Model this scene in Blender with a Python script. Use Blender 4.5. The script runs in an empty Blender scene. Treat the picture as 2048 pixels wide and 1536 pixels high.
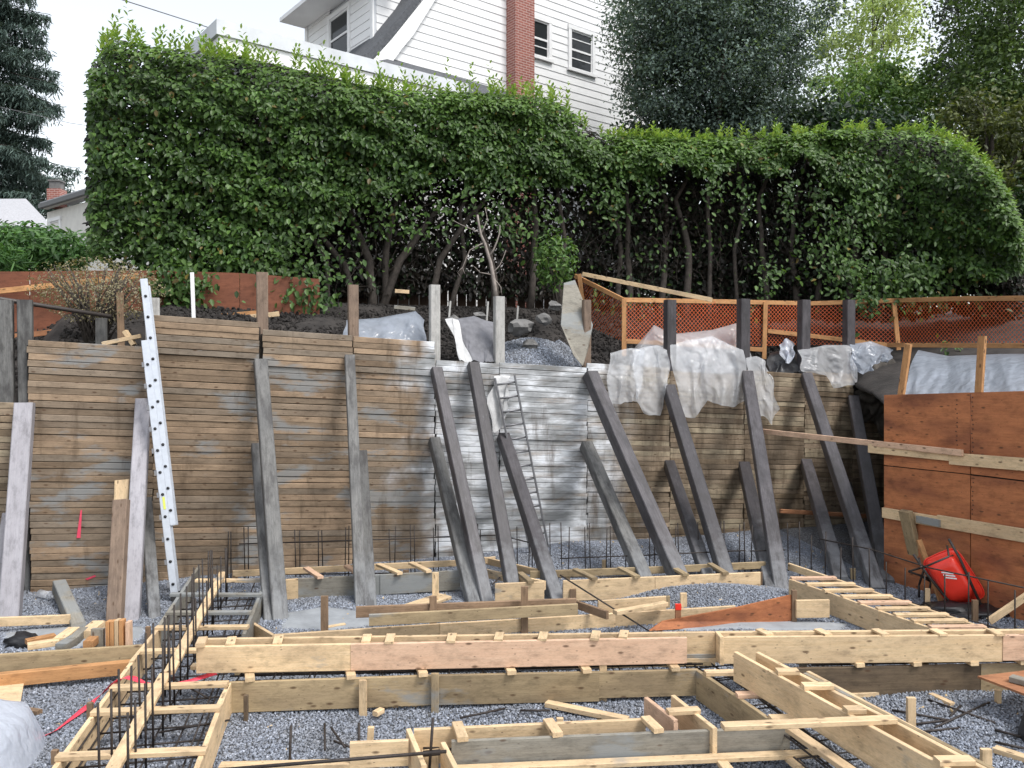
import bpy, bmesh, math, random
import numpy as np
from mathutils import Vector, Matrix
random.seed(7); rng = np.random.default_rng(7)
S = bpy.context.scene
C = S.collection
# ------------------------------------------------------------------ camera, sky, sun, exposure
FPX, YH, HC = 1650.0, 730.0, 3.2
PITCH = math.atan((768 - YH) / FPX)
cam = bpy.data.cameras.new('camera'); cam.sensor_width = 36; cam.lens = 36 * FPX / 2048
cam.clip_start = 0.05; cam.clip_end = 2000
camo = bpy.data.objects.new('camera', cam); C.objects.link(camo)
camo.location = (0, 0, HC); camo.rotation_euler = (math.pi / 2 - PITCH, 0, 0)
S.camera = camo
SUN_EL, SUN_AZ = math.radians(58), math.radians(128)     # azimuth clockwise from +Y
w = bpy.data.worlds.new('World'); S.world = w; w.use_nodes = True
nt = w.node_tree; nt.nodes.clear()
sky = nt.nodes.new('ShaderNodeTexSky'); sky.sky_type = 'NISHITA'; sky.sun_disc = False
sky.sun_elevation = SUN_EL; sky.sun_rotation = SUN_AZ; sky.dust_density = 1.6; sky.air_density = 1.4; sky.ozone_density = 1.0
hs = nt.nodes.new('ShaderNodeHueSaturation'); hs.inputs['Saturation'].default_value = 0.3; hs.inputs['Value'].default_value = 1.0
bg = nt.nodes.new('ShaderNodeBackground'); bg.inputs['Strength'].default_value = 0.13
ow = nt.nodes.new('ShaderNodeOutputWorld')
nt.links.new(sky.outputs[0], hs.inputs['Color']); nt.links.new(hs.outputs[0], bg.inputs[0]); nt.links.new(bg.outputs[0], ow.inputs[0])
sl = bpy.data.lights.new('sun', 'SUN'); sl.energy = 1.4; sl.angle = math.radians(18); sl.color = (1, .97, .93)
so = bpy.data.objects.new('sun', sl); C.objects.link(so)
so.rotation_euler = Vector((-math.sin(SUN_AZ) * math.cos(SUN_EL), -math.cos(SUN_AZ) * math.cos(SUN_EL), -math.sin(SUN_EL))).to_track_quat('-Z', 'Y').to_euler()
S.view_settings.view_transform = 'Standard'; S.view_settings.look = 'None'; S.view_settings.gamma = 1
S.view_settings.exposure = 1.08
S.render.engine = 'CYCLES'
# ------------------------------------------------------------------ pixel -> ray -> place
CF = Vector((0, math.cos(PITCH), -math.sin(PITCH))); CU = Vector((0, math.sin(PITCH), math.cos(PITCH))); CR = Vector((1, 0, 0))
CP = Vector((0, 0, HC))
def ray(x, y): return CF + CR * ((x - 1024) / FPX) + CU * ((768 - y) / FPX)
def G(x, y, z=0.0):
    r = ray(x, y); return CP + r * ((z - HC) / r.z)
def D(x, y, dep):
    r = ray(x, y); return CP + r * (dep / r.y)
def PL(x, y, p0, n):
    r = ray(x, y); return CP + r * ((p0 - CP).dot(n) / r.dot(n))
WDIR = Vector((.938, .346, 0)).normalized(); WN = Vector((.346, -.938, 0)).normalized()
W0 = D(150, 900, 11.8)
def WP(x, y, off=0.0): return PL(x, y, W0 + WN * off, WN)
# ------------------------------------------------------------------ object helpers
def link(o, parent=None, M=None):
    C.objects.link(o)
    if parent is not None:
        o.parent = parent
        if M is None: M = Matrix.Identity(4)
        base = Matrix.Identity(4); p = parent
        while p is not None:
            base = p.matrix_basis @ base; p = p.parent
        o.matrix_basis = base.inverted() @ M
    elif M is not None: o.matrix_basis = M
    return o
def tag(o, label, cat, group=None):
    o['label'] = label; o['category'] = cat; o['kind'] = 'thing'
    if group: o['group'] = group
    return o
def thing(name, label, cat, loc=(0, 0, 0), group=None):
    o = bpy.data.objects.new(name, None); o.empty_display_size = .2
    C.objects.link(o); o.matrix_basis = Matrix.Translation(Vector(loc)); return tag(o, label, cat, group)
def mesh(name, V, F, mat, parent=None, M=None, smooth=False):
    me = bpy.data.meshes.new(name); me.from_pydata([tuple(v) for v in V], [], F); me.update()
    if smooth: me.polygons.foreach_set('use_smooth', [True] * len(me.polygons))
    o = bpy.data.objects.new(name, me); me.materials.append(mat)
    return link(o, parent, M)
def frame(a, b, up=(0, 0, 1)):
    a = Vector(a); b = Vector(b); X = (b - a); L = X.length; X.normalize()
    Z = Vector(up); Z = Z - X * Z.dot(X)
    if Z.length < 1e-4: Z = Vector((1, 0, 0)) - X * X.x
    Z.normalize(); Y = Z.cross(X)
    M = Matrix((X, Y, Z)).transposed().to_4x4(); M.translation = a
    return M, L
def prof(t, w, c):
    h, k = t / 2, w / 2
    return [(-h + c, -k), (h - c, -k), (h, -k + c), (h, k - c), (h - c, k), (-h + c, k), (-h, k - c), (-h, -k + c)]
def plank(name, mat, a, b, w, t, parent=None, up=(0, 0, 1), c=.004, bow=0.0, cut=0.0):
    """timber from a to b, w wide along `up`, t thick sideways; origin at a, X along the grain"""
    M, L = frame(a, b, up)
    P = prof(t, w, min(c, t * .3, w * .3)); V = []; F = []; ns = 4
    for i in range(ns + 1):
        f = i / ns; o = bow * 4 * f * (1 - f); sx = 0
        for y, z in P:
            if i == 0: sx = cut * z
            elif i == ns: sx = -cut * z
            else: sx = 0
            V.append((L * f + sx, y + o, z + o * .5))
    for i in range(ns):
        for j in range(8):
            F.append((i * 8 + j, (i + 1) * 8 + j, (i + 1) * 8 + (j + 1) % 8, i * 8 + (j + 1) % 8)[::-1])
    F.append(tuple(range(8))[::-1]); F.append(tuple(ns * 8 + j for j in range(8)))
    return mesh(name, V, F, mat, parent, M)
def tubev(pts, r, n=6, r2=None):
    """vertices/faces of a tube along points, taper r->r2"""
    V = []; F = []; pts = [Vector(p) for p in pts]; m = len(pts); r2 = r if r2 is None else r2
    prev = Vector((.3, .2, 1))
    for i, p in enumerate(pts):
        d = (pts[min(i + 1, m - 1)] - pts[max(i - 1, 0)]).normalized()
        u = prev - d * prev.dot(d)
        if u.length < .05: u = Vector((1, .1, 0)) - d * d.x
        u.normalize(); v = d.cross(u); prev = u
        rr = r + (r2 - r) * i / max(1, m - 1)
        for k in range(n):
            a = 2 * math.pi * k / n
            V.append(p + u * (rr * math.cos(a)) + v * (rr * math.sin(a)))
    for i in range(m - 1):
        for k in range(n):
            F.append((i * n + k, i * n + (k + 1) % n, (i + 1) * n + (k + 1) % n, (i + 1) * n + k))
    F.append(tuple(range(n))[::-1]); F.append(tuple((m - 1) * n + k for k in range(n)))
    return V, F
def tube(name, mat, pts, r, parent=None, n=6, r2=None):
    V, F = tubev(pts, r, n, r2); return mesh(name, V, F, mat, parent, None, True)
class MB:
    def __init__(s): s.V = []; s.F = []
    def add(s, V, F):
        k = len(s.V); s.V += [tuple(v) for v in V]; s.F += [tuple(i + k for i in f) for f in F]
    def tube(s, *a, **k): s.add(*tubev(*a, **k))
    def box(s, c, X, Y, Z):
        c = Vector(c); X = Vector(X); Y = Vector(Y); Z = Vector(Z)
        V = [c + X * i + Y * j + Z * k for i in (-1, 1) for j in (-1, 1) for k in (-1, 1)]
        s.add(V, [(0, 1, 3, 2), (4, 6, 7, 5), (0, 4, 5, 1), (2, 3, 7, 6), (0, 2, 6, 4), (1, 5, 7, 3)])
    def build(s, name, mat, parent=None, smooth=False): return mesh(name, s.V, s.F, mat, parent, None, smooth)
def extrude(name, mat, pts, vec, parent=None):
    """flat polygon (world points) thickened along vec"""
    n = len(pts); v = Vector(vec); V = [Vector(p) for p in pts] + [Vector(p) + v for p in pts]
    F = [tuple(range(n)), tuple(range(2 * n - 1, n - 1, -1))] + [(i, i + n, (i + 1) % n + n, (i + 1) % n) for i in range(n)]
    me = bpy.data.meshes.new(name); me.from_pydata([tuple(p) for p in V], [], F); me.update()
    bm = bmesh.new(); bm.from_mesh(me); bmesh.ops.recalc_face_normals(bm, faces=bm.faces); bm.to_mesh(me); bm.free()
    o = bpy.data.objects.new(name, me); me.materials.append(mat); return link(o, parent, None)
_ph = rng.uniform(0, 6.28, (12, 3)); _fr = rng.normal(0, 1, (12, 3))
def nz(P, f=1.0):
    """smooth pseudo-noise -1..1 on (n,3) points"""
    P = np.atleast_2d(np.asarray(P, float)) * f; r = 0
    for k in range(12):
        r = r + np.sin(P @ _fr[k] * (1 + .25 * k) + _ph[k, 0]) / (1 + .15 * k)
    return r / 4.2
def nz1(p, f=1.0): return float(nz([tuple(p)], f)[0])
# ------------------------------------------------------------------ materials
def newmat(name):
    m = bpy.data.materials.new(name); m.use_nodes = True; t = m.node_tree
    return m, t, t.nodes['Principled BSDF']
def N(t, kind, **kw):
    n = t.nodes.new('ShaderNode' + kind)
    for k, v in kw.items(): setattr(n, k, v)
    return n
def ramp(t, src, stops, interp='LINEAR'):
    r = N(t, 'ValToRGB'); r.color_ramp.interpolation = interp
    while len(r.color_ramp.elements) < len(stops): r.color_ramp.elements.new(.5)
    for e, (p, c) in zip(r.color_ramp.elements, stops):
        e.position = p; e.color = (c[0], c[1], c[2], 1) if hasattr(c, '__len__') else (c, c, c, 1)
    t.links.new(src, r.inputs[0]); return r.outputs[0]
def mixc(t, fac, a, b, mode='MIX'):
    m = N(t, 'Mix', data_type='RGBA', blend_type=mode)
    for s, v in ((0, fac), (6, a), (7, b)):
        if hasattr(v, 'links'): t.links.new(v, m.inputs[s])
        else: m.inputs[s].default_value = v if s == 0 else (v[0], v[1], v[2], 1)
    return m.outputs[2]
def noise(t, vec, scale, detail=4, rough=.55, out=0):
    n = N(t, 'TexNoise'); n.inputs['Scale'].default_value = scale; n.inputs['Detail'].default_value = detail; n.inputs['Roughness'].default_value = rough
    if vec is not None: t.links.new(vec, n.inputs['Vector'])
    return n.outputs[out]
def mapping(t, vec, scale=(1, 1, 1), locsrc=None):
    m = N(t, 'Mapping'); m.inputs['Scale'].default_value = scale; t.links.new(vec, m.inputs['Vector'])
    if locsrc is not None: t.links.new(locsrc, m.inputs['Location'])
    return m.outputs[0]
def math_(t, op, a, b=0.0, clamp=False):
    m = N(t, 'Math', operation=op, use_clamp=clamp)
    for i, v in ((0, a), (1, b)):
        if hasattr(v, 'links'): t.links.new(v, m.inputs[i])
        else: m.inputs[i].default_value = v
    return m.outputs[0]
def bump(t, p, h, s, d=.01):
    b = N(t, 'Bump'); b.inputs['Strength'].default_value = s; b.inputs['Distance'].default_value = d
    t.links.new(h, b.inputs['Height']); t.links.new(b.outputs[0], p.inputs['Normal'])
def mul(c, k): return tuple(x * k for x in c)
def wood(name, c1, c2, stain=(.1, .07, .045), stain_amt=.35, knots=True, vary=.25, rough=.75, cement=None, splash=0, grain=1.0, hue=None, hue2=None, mud=False):
    m, t, p = newmat(name)
    tc = N(t, 'TexCoord'); oi = N(t, 'ObjectInfo')
    r100 = math_(t, 'MULTIPLY', oi.outputs['Random'], 137.0)
    cb = N(t, 'CombineXYZ'); t.links.new(r100, cb.inputs[0]); t.links.new(r100, cb.inputs[1]); t.links.new(r100, cb.inputs[2])
    v = mapping(t, tc.outputs['Object'], (1.2, 26, 26), cb.outputs[0])
    g = noise(t, v, 2.0, 6, .65)
    v2 = mapping(t, tc.outputs['Object'], (1, 3, 3), cb.outputs[0])
    bl = noise(t, v2, 1.6, 3, .5)
    col = mixc(t, ramp(t, g, [(.3, 0), (.72, 1)]), c2, c1)
    # per-board tint
    tint = ramp(t, oi.outputs['Random'], [(0, 1 - vary), (.5, 1), (1, 1 + vary * .8)])
    col = mixc(t, 1.0, col, tint, 'MULTIPLY')
    if hue:
        r2 = math_(t, 'FRACT', math_(t, 'MULTIPLY', oi.outputs['Random'], 17.3))
        col = mixc(t, ramp(t, r2, [(.45, 0), (1, .8)]), col, hue)
        if hue2: col = mixc(t, ramp(t, r2, [(.0, .85), (.3, 0)]), col, hue2)
    # blotchy staining
    col = mixc(t, math_(t, 'MULTIPLY', ramp(t, bl, [(.42, 0), (.72, 1)]), stain_amt), col, stain)
    fine = noise(t, mapping(t, tc.outputs['Object'], (8, 60, 60), cb.outputs[0]), 3, 3, .7)
    col = mixc(t, math_(t, 'MULTIPLY', ramp(t, fine, [(.5, 0), (.75, 1)]), .42 * grain), col, mul(c2, .35))
    blot = noise(t, mapping(t, tc.outputs['Object'], (2.2, 5, 5), cb.outputs[0]), 2.4, 6, .7)
    col = mixc(t, 1.0, col, ramp(t, blot, [(.28, .62), (.5, 1.0), (.75, 1.12)]), 'MULTIPLY')
    if knots:
        vk = mapping(t, tc.outputs['Object'], (4.5, 11, 11), cb.outputs[0])
        vo = N(t, 'TexVoronoi'); vo.inputs['Scale'].default_value = 1.0; t.links.new(vk, vo.inputs['Vector'])
        k = ramp(t, vo.outputs['Distance'], [(.06, 1), (.11, .7), (.17, 0)])
        col = mixc(t, math_(t, 'MULTIPLY', k, .8), col, (.07, .035, .018))
        vo2 = N(t, 'TexVoronoi'); vo2.inputs['Scale'].default_value = 1.0; t.links.new(mapping(t, tc.outputs['Object'], (11, 26, 26), cb.outputs[0]), vo2.inputs['Vector'])
        k2 = ramp(t, vo2.outputs['Distance'], [(.07, 1), (.14, 0)]); gate = ramp(t, noise(t, v2, 5.0, 2), [(.5, 0), (.56, 1)])
        col = mixc(t, math_(t, 'MULTIPLY', math_(t, 'MULTIPLY', k2, gate), .75), col, (.05, .03, .02))
    ge = N(t, 'NewGeometry')
    if cement:      # dried cement slurry
        n1 = noise(t, mapping(t, ge.outputs['Position'], (.55, .55, 1.5)), 1.6, 5, .62)
        k = math_(t, 'MULTIPLY', ramp(t, n1, [(cement, 0), (cement + .07, 1)]), .72)
        col = mixc(t, k, col, (.235, .25, .255))
    if mud:         # slurry splashed up from the ground
        s_ = N(t, 'SeparateXYZ'); t.links.new(ge.outputs['Position'], s_.inputs[0]); nm = noise(t, ge.outputs['Position'], 7, 5, .65)
        hh = N(t, 'MapRange'); hh.inputs[1].default_value = .75; hh.inputs[2].default_value = 0.0; t.links.new(math_(t, 'ADD', s_.outputs[2], math_(t, 'MULTIPLY', math_(t, 'SUBTRACT', nm, .5), 1.1)), hh.inputs[0])
        col = mixc(t, math_(t, 'MULTIPLY', hh.outputs[0], .6), col, (.25, .26, .27))
        nd = noise(t, mapping(t, tc.outputs['Object'], (1.2, 4, 4), cb.outputs[0]), 1.5, 5, .7)
        col = mixc(t, math_(t, 'MULTIPLY', ramp(t, nd, [(.48, 0), (.62, 1)]), .65), col, (.035, .032, .032))
        nl = noise(t, mapping(t, tc.outputs['Object'], (2, 9, 9), cb.outputs[0]), 2.5, 5, .7)
        col = mixc(t, math_(t, 'MULTIPLY', ramp(t, nl, [(.6, 0), (.74, 1)]), .22), col, (.3, .3, .31))
    if splash:      # heavy pale concrete over-spray in the middle of the wall
        sp = N(t, 'SeparateXYZ'); t.links.new(ge.outputs['Position'], sp.inputs[0])
        n0 = noise(t, mapping(t, ge.outputs['Position'], (1, 1, .8)), 1.1, 4, .6)
        xx = math_(t, 'ADD', sp.outputs[0], math_(t, 'MULTIPLY', math_(t, 'SUBTRACT', n0, .5), 2.2))
        a = N(t, 'MapRange', interpolation_type='SMOOTHSTEP'); a.inputs[1].default_value = -1.75; a.inputs[2].default_value = -1.2; t.links.new(xx, a.inputs[0])
        b = N(t, 'MapRange', interpolation_type='SMOOTHSTEP'); b.inputs[1].default_value = 2.25; b.inputs[2].default_value = 1.5; t.links.new(xx, b.inputs[0])
        n2 = noise(t, mapping(t, ge.outputs['Position'], (.55, .55, 3.4)), 2.2, 6, .65)
        k = math_(t, 'MULTIPLY', math_(t, 'MULTIPLY', a.outputs[0], b.outputs[0]), ramp(t, n2, [(.28, .35), (.5, 1)]))
        n3 = noise(t, mapping(t, ge.outputs['Position'], (.6, .6, 2.2)), 1.9, 4, .6)
        cem = ramp(t, n3, [(.36, (.2, .205, .205)), (.5, (.4, .41, .42)), (.6, (.72, .74, .77))])
        col = mixc(t, k, col, cem)
        n4 = noise(t, mapping(t, ge.outputs['Position'], (2.2, 2.2, .5)), 1.7, 5, .65)   # brown run-down stains
        col = mixc(t, math_(t, 'MULTIPLY', ramp(t, n4, [(.56, 0), (.72, 1)] if splash < 2 else [(.47, 0), (.64, 1)]), .72), col, (.075, .05, .03))
    t.links.new(col, p.inputs['Base Color']); p.inputs['Roughness'].default_value = rough; p.inputs['Specular IOR Level'].default_value = .3
    bump(t, p, g, .5, .004)
    return m
def plain(name, c, rough=.6, metal=0.0, var=.25, scale=6, bmp=.3, c2=None):
    m, t, p = newmat(name); tc = N(t, 'TexCoord')
    n = noise(t, tc.outputs['Object'], scale, 5, .6)
    t.links.new(ramp(t, n, [(.3, c2 or mul(c, 1 - var)), (.7, mul(c, 1 + var * .5))]), p.inputs['Base Color'])
    p.inputs['Roughness'].default_value = rough; p.inputs['Metallic'].default_value = metal
    if bmp: bump(t, p, noise(t, tc.outputs['Object'], scale * 5, 4), bmp, .01)
    return m
M = {}
M['lag_brown'] = wood('lagging_brown', (.33, .24, .16), (.22, .155, .1), stain=(.09, .062, .042), stain_amt=.45, vary=.32, cement=.55, hue=(.23, .195, .155), hue2=(.42, .3, .2), splash=1)
M['lag_tan'] = wood('lagging_tan', (.37, .285, .2), (.25, .188, .13), stain=(.07, .05, .032), stain_amt=.65, vary=.38, hue=(.42, .35, .24), hue2=(.2, .145, .09), splash=2)
M['new'] = wood('fresh_lumber', (.72, .545, .345), (.62, .445, .255), stain=(.42, .3, .19), stain_amt=.5, vary=.16, rough=.65, cement=.635)
M['pink'] = wood('fir_lumber', (.68, .47, .33), (.6, .385, .26), stain=(.48, .31, .2), stain_amt=.3, vary=.1, rough=.65)
M['old'] = wood('used_form_lumber', (.42, .32, .19), (.3, .225, .13), stain=(.17, .125, .08), stain_amt=.6, vary=.2, cement=.6)
M['grey'] = wood('cement_grey_lumber', (.3, .28, .235), (.2, .185, .155), stain=(.17, .15, .125), stain_amt=.5, vary=.2, cement=.5)
M['dirty'] = wood('muddy_lumber', (.2, .145, .09), (.12, .085, .055), stain=(.06, .045, .035), stain_amt=.7, vary=.2)
M['stake'] = wood('stake_lumber', (.3, .2, .125), (.2, .13, .08), stain=(.12, .08, .055), stain_amt=.4, vary=.3)
M['redwood'] = wood('red_brown_lumber', (.4, .19, .095), (.29, .125, .06), stain=(.2, .085, .045), stain_amt=.5, vary=.2)
M['orange'] = wood('orange_lumber', (.56, .3, .13), (.42, .21, .09), stain=(.32, .16, .07), stain_amt=.3, vary=.2)
M['ply'] = wood('red_form_plywood', (.55, .215, .09), (.42, .15, .063), stain=(.17, .06, .035), stain_amt=.8, vary=.12, rough=.6)
M['fence'] = wood('brown_hoarding_plywood', (.23, .085, .047), (.17, .062, .034), stain=(.1, .04, .025), stain_amt=.5, vary=.1, knots=False)
M['cedar'] = wood('old_cedar', (.2, .13, .095), (.12, .08, .06), stain=(.07, .05, .04), stain_amt=.5, vary=.4, knots=False)
M['rk_dark'] = wood('raker_dark', (.1, .092, .098), (.055, .05, .054), stain=(.04, .038, .042), stain_amt=.7, vary=.3, knots=False, rough=.5, mud=True)
M['rk_grey'] = wood('raker_grey', (.175, .172, .165), (.1, .098, .094), stain=(.08, .08, .08), stain_amt=.7, vary=.2, knots=False, rough=.65, mud=True)
M['rk_pale'] = wood('raker_pale', (.34, .328, .352), (.28, .27, .29), stain=(.24, .225, .24), stain_amt=.4, vary=.12, knots=False, rough=.6, grain=.5)
M['post_pale'] = wood('post_pale', (.5, .49, .47), (.37, .36, .34), stain=(.25, .23, .21), stain_amt=.4, vary=.15, knots=False)
M['post_brown'] = wood('post_brown', (.26, .19, .14), (.17, .12, .09), stain=(.1, .075, .06), stain_amt=.5, vary=.2)
M['white'] = plain('white_paint', (.8, .8, .8), .45, var=.06, scale=2, bmp=.05)
M['whiteg'] = plain('weathered_white_paint', (.62, .64, .67), .55, var=.15, scale=2, bmp=.1)
M['cream'] = plain('cream_stucco', (.74, .72, .67), .8, var=.1, scale=4)
M['alu'] = plain('aluminium', (.5, .53, .58), .42, 0.4, var=.1, scale=12, bmp=.05)
M['steel_grey'] = plain('dull_grey_metal', (.2, .2, .21), .5, .5, var=.2)
M['rebar'] = plain('rusty_rebar', (.045, .036, .032), .6, .4, var=.4, scale=20, bmp=.4)
M['pipe'] = plain('dark_pipe', (.06, .05, .045), .5, .3)
M['black'] = plain('black_plastic', (.012, .012, .014), .45, var=.3)
M['rubber'] = plain('rubber', (.02, .02, .02), .7)
M['red'] = plain('red_paint', (.85, .045, .025), .3, var=.12, scale=3, bmp=.02)
M['redtape'] = plain('red_tape', (.85, .06, .1), .45, var=.05, bmp=0)
M['spray'] = plain('red_spray_paint', (.75, .07, .13), .6, var=.1, bmp=0)
M['yellow'] = plain('yellow_sticker', (.6, .65, .1), .5, var=.1, bmp=0)
M['soil'] = plain('dark_soil', (.034, .029, .026), .95, var=.6, scale=3, bmp=1.0)
M['earth'] = plain('raw_earth', (.085, .074, .063), .95, var=.55, scale=6, bmp=1.0)
M['chip'] = plain('wood_chip', (.6, .45, .26), .8, var=.3)
M['cement_pad'] = plain('cement_slurry', (.27, .285, .3), .8, var=.2, scale=5, bmp=.4)
M['rock'] = plain('grey_rock', (.17, .165, .16), .9, var=.4, scale=5, bmp=.8)
M['geo'] = plain('geotextile', (.16, .16, .175), .85, var=.3, scale=8, bmp=.3)
M['geo_pale'] = plain('pale_geotextile', (.5, .5, .5), .8, var=.2, scale=8, bmp=.3)
M['bark'] = plain('bark', (.08, .066, .056), .9, var=.5, scale=12, bmp=1.0)
M['barkpale'] = plain('dead_bark', (.3, .26, .23), .9, var=.3, scale=14, bmp=.7)
M['shingle'] = plain('dark_shingle', (.09, .095, .105), .9, var=.4, scale=14, bmp=.8)
M['shinglepale'] = plain('pale_shingle', (.4, .4, .42), .9, var=.2, scale=14, bmp=.6)
M['gutter'] = plain('black_gutter', (.03, .03, .035), .4, var=.1, bmp=0)
M['netm'] = plain('orange_net', (.62, .135, .04), .5, var=.1, bmp=0)
def glassmat():
    m, t, p = newmat('window_glass'); p.inputs['Base Color'].default_value = (.025, .028, .03, 1); p.inputs['Roughness'].default_value = .06
    p.inputs['Specular IOR Level'].default_value = .22; return m
M['glass'] = glassmat()
def brickmat():
    m, t, p = newmat('red_brick'); tc = N(t, 'TexCoord')
    b = N(t, 'TexBrick'); b.inputs['Scale'].default_value = 1.0; b.inputs['Brick Width'].default_value = .21; b.inputs['Row Height'].default_value = .075
    b.inputs['Mortar Size'].default_value = .011; b.inputs['Color1'].default_value = (.3, .105, .08, 1); b.inputs['Color2'].default_value = (.22, .075, .06, 1); b.inputs['Mortar'].default_value = (.5, .4, .36, 1)
    sp = N(t, 'SeparateXYZ'); t.links.new(tc.outputs['Object'], sp.inputs[0])
    cb = N(t, 'CombineXYZ'); t.links.new(math_(t, 'ADD', sp.outputs[0], sp.outputs[1]), cb.inputs[0]); t.links.new(sp.outputs[2], cb.inputs[1])
    t.links.new(cb.outputs[0], b.inputs['Vector'])
    col = mixc(t, .35, b.outputs[0], ramp(t, noise(t, tc.outputs['Object'], 5, 4), [(.3, (.2, .06, .05)), (.7, (.4, .13, .09))]))
    t.links.new(col, p.inputs['Base Color']); p.inputs['Roughness'].default_value = .85
    bump(t, p, math_(t, 'SUBTRACT', 1.0, b.outputs[1]), .6, .01); return m
M['brick'] = brickmat()
def plasticmat(name, tint, alpha):
    m, t, p = newmat(name); out = t.nodes['Material Output']
    tc = N(t, 'TexCoord'); n = noise(t, tc.outputs['Object'], 3, 4, .6)
    p.inputs['Base Color'].default_value = (*tint, 1); p.inputs['Roughness'].default_value = .16; p.inputs['Specular IOR Level'].default_value = .7
    cr = noise(t, tc.outputs['Object'], 7, 2, .5); bump(t, p, math_(t, 'ABSOLUTE', math_(t, 'SUBTRACT', cr, .5)), 0.6, .06)
    tl = N(t, 'BsdfTranslucent'); tl.inputs[0].default_value = (*tint, 1)
    tr = N(t, 'BsdfTransparent'); tr.inputs[0].default_value = (.95, .97, 1, 1)
    a = N(t, 'MixShader'); a.inputs[0].default_value = .5; t.links.new(p.outputs[0], a.inputs[1]); t.links.new(tl.outputs[0], a.inputs[2])
    b = N(t, 'MixShader'); t.links.new(ramp(t, n, [(.3, alpha * .8), (.7, min(1, alpha * 1.12))]), b.inputs[0])
    t.links.new(tr.outputs[0], b.inputs[1]); t.links.new(a.outputs[0], b.inputs[2]); t.links.new(b.outputs[0], out.inputs[0]); return m
M['poly'] = plasticmat('clear_poly_sheet', (.96, .975, 1.0), .5)
M['polyd'] = plasticmat('bluish_poly_sheet', (.6, .66, .76), .74)
M['tarp'] = plasticmat('white_poly_tarp', (.75, .79, .87), .93)
def leafmat(name, trans=.25, rough=.38, spec=.45):
    m, t, p = newmat(name); out = t.nodes['Material Output']
    at = N(t, 'Attribute'); at.attribute_name = 'tint'
    t.links.new(at.outputs['Color'], p.inputs['Base Color']); p.inputs['Roughness'].default_value = rough; p.inputs['Specular IOR Level'].default_value = spec
    tl = N(t, 'BsdfTranslucent'); t.links.new(mixc(t, 1.0, at.outputs['Color'], (1.3, 1.35, .5), 'MULTIPLY'), tl.inputs[0])
    a = N(t, 'MixShader'); a.inputs[0].default_value = trans; t.links.new(p.outputs[0], a.inputs[1]); t.links.new(tl.outputs[0], a.inputs[2]); t.links.new(a.outputs[0], out.inputs[0]); return m
M['leaf'] = leafmat('laurel_leaf', .28, .45, .35); M['leaf2'] = leafmat('tree_leaf', .3, .5, .35); M['needle'] = leafmat('conifer_needles', .1, .7, .15)
def gravelmat():
    m, t, p = newmat('crushed_gravel_bed'); tc = N(t, 'TexCoord')
    v = N(t, 'TexVoronoi'); v.inputs['Scale'].default_value = 42; t.links.new(tc.outputs['Object'], v.inputs['Vector'])
    col = mixc(t, 1.0, ramp(t, math_(t, 'FRACT', math_(t, 'MULTIPLY', v.outputs['Color'], 1.0)), [(0, (.1, .105, .12)), (.6, (.24, .255, .285)), (1, (.46, .48, .52))]),
               ramp(t, v.outputs['Distance'], [(.25, 1.0), (.6, .3)]), 'MULTIPLY')
    big = noise(t, tc.outputs['Object'], .9, 4)
    col = mixc(t, math_(t, 'MULTIPLY', ramp(t, big, [(.5, 0), (.7, 1)]), .3), col, (.17, .16, .145))
    t.links.new(col, p.inputs['Base Color']); p.inputs['Roughness'].default_value = .85
    bump(t, p, math_(t, 'SUBTRACT', 1.0, v.outputs['Distance']), 1.0, .03); return m
M['gravel'] = gravelmat()
def stonemat():
    m, t, p = newmat('gravel_stone'); oi = N(t, 'ObjectInfo'); tc = N(t, 'TexCoord')
    col = ramp(t, oi.outputs['Random'], [(0, (.06, .069, .09)), (.3, (.11, .127, .165)), (.6, (.17, .197, .255)), (.85, (.27, .31, .385)), (1, (.52, .56, .65))])
    dirt = noise(t, oi.outputs['Location'], .8, 5, .65); col = mixc(t, math_(t, 'MULTIPLY', ramp(t, dirt, [(.46, 0), (.66, 1)]), .55), col, (.13, .125, .12))
    col = mixc(t, .35, col, ramp(t, noise(t, tc.outputs['Object'], 40, 3), [(.3, (.12, .125, .14)), (.7, (.42, .44, .47))]))
    t.links.new(col, p.inputs['Base Color']); p.inputs['Roughness'].default_value = .6; return m
M['stone'] = stonemat()
# ================================================================== THE GROUND
def grid(name, mat, fx, nu, nv, parent=None, smooth=True):
    V = [fx(i / nu, j / nv) for j in range(nv + 1) for i in range(nu + 1)]
    F = [(j * (nu + 1) + i, j * (nu + 1) + i + 1, (j + 1) * (nu + 1) + i + 1, (j + 1) * (nu + 1) + i) for j in range(nv) for i in range(nu)]
    return mesh(name, V, F, mat, parent, None, smooth)
def struct(o): o['kind'] = 'structure'; return o
struct(grid('ground', M['soil'], lambda u, v: (-400 + 800 * u, -300 + 900 * v, -.6), 2, 2))
MOUNDS = [(G(1470, 1200), .85, .55, .16), (G(1180, 1105), 1.1, .6, .16), (G(1330, 1195), .6, .4, .08), (G(640, 1215), 1.2, .7, .03), (G(1890, 1370), .9, .5, .06), (G(1790, 1240), .5, .4, .1)]
def gz(x, y):
    z = .022 * nz1((x, y, 0), 1.3) + .018 * nz1((x + 9, y, 3), 3.1)
    for c, a, b, h in MOUNDS: z += h * math.exp(-((x - c.x) / a) ** 2 - ((y - c.y) / b) ** 2)
    # the gravel lies lower in the foreground bay
    z -= .07 * math.exp(-((x + .8) / 1.6) ** 2 - ((y - 6.9) / .7) ** 2)
    return z
def pit(u, v):
    x = -12 + 24 * u; y = -6 + 27 * v; return (x, y, gz(x, y))
bed = struct(grid('gravel_bed', M['gravel'], pit, 190, 200))
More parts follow.
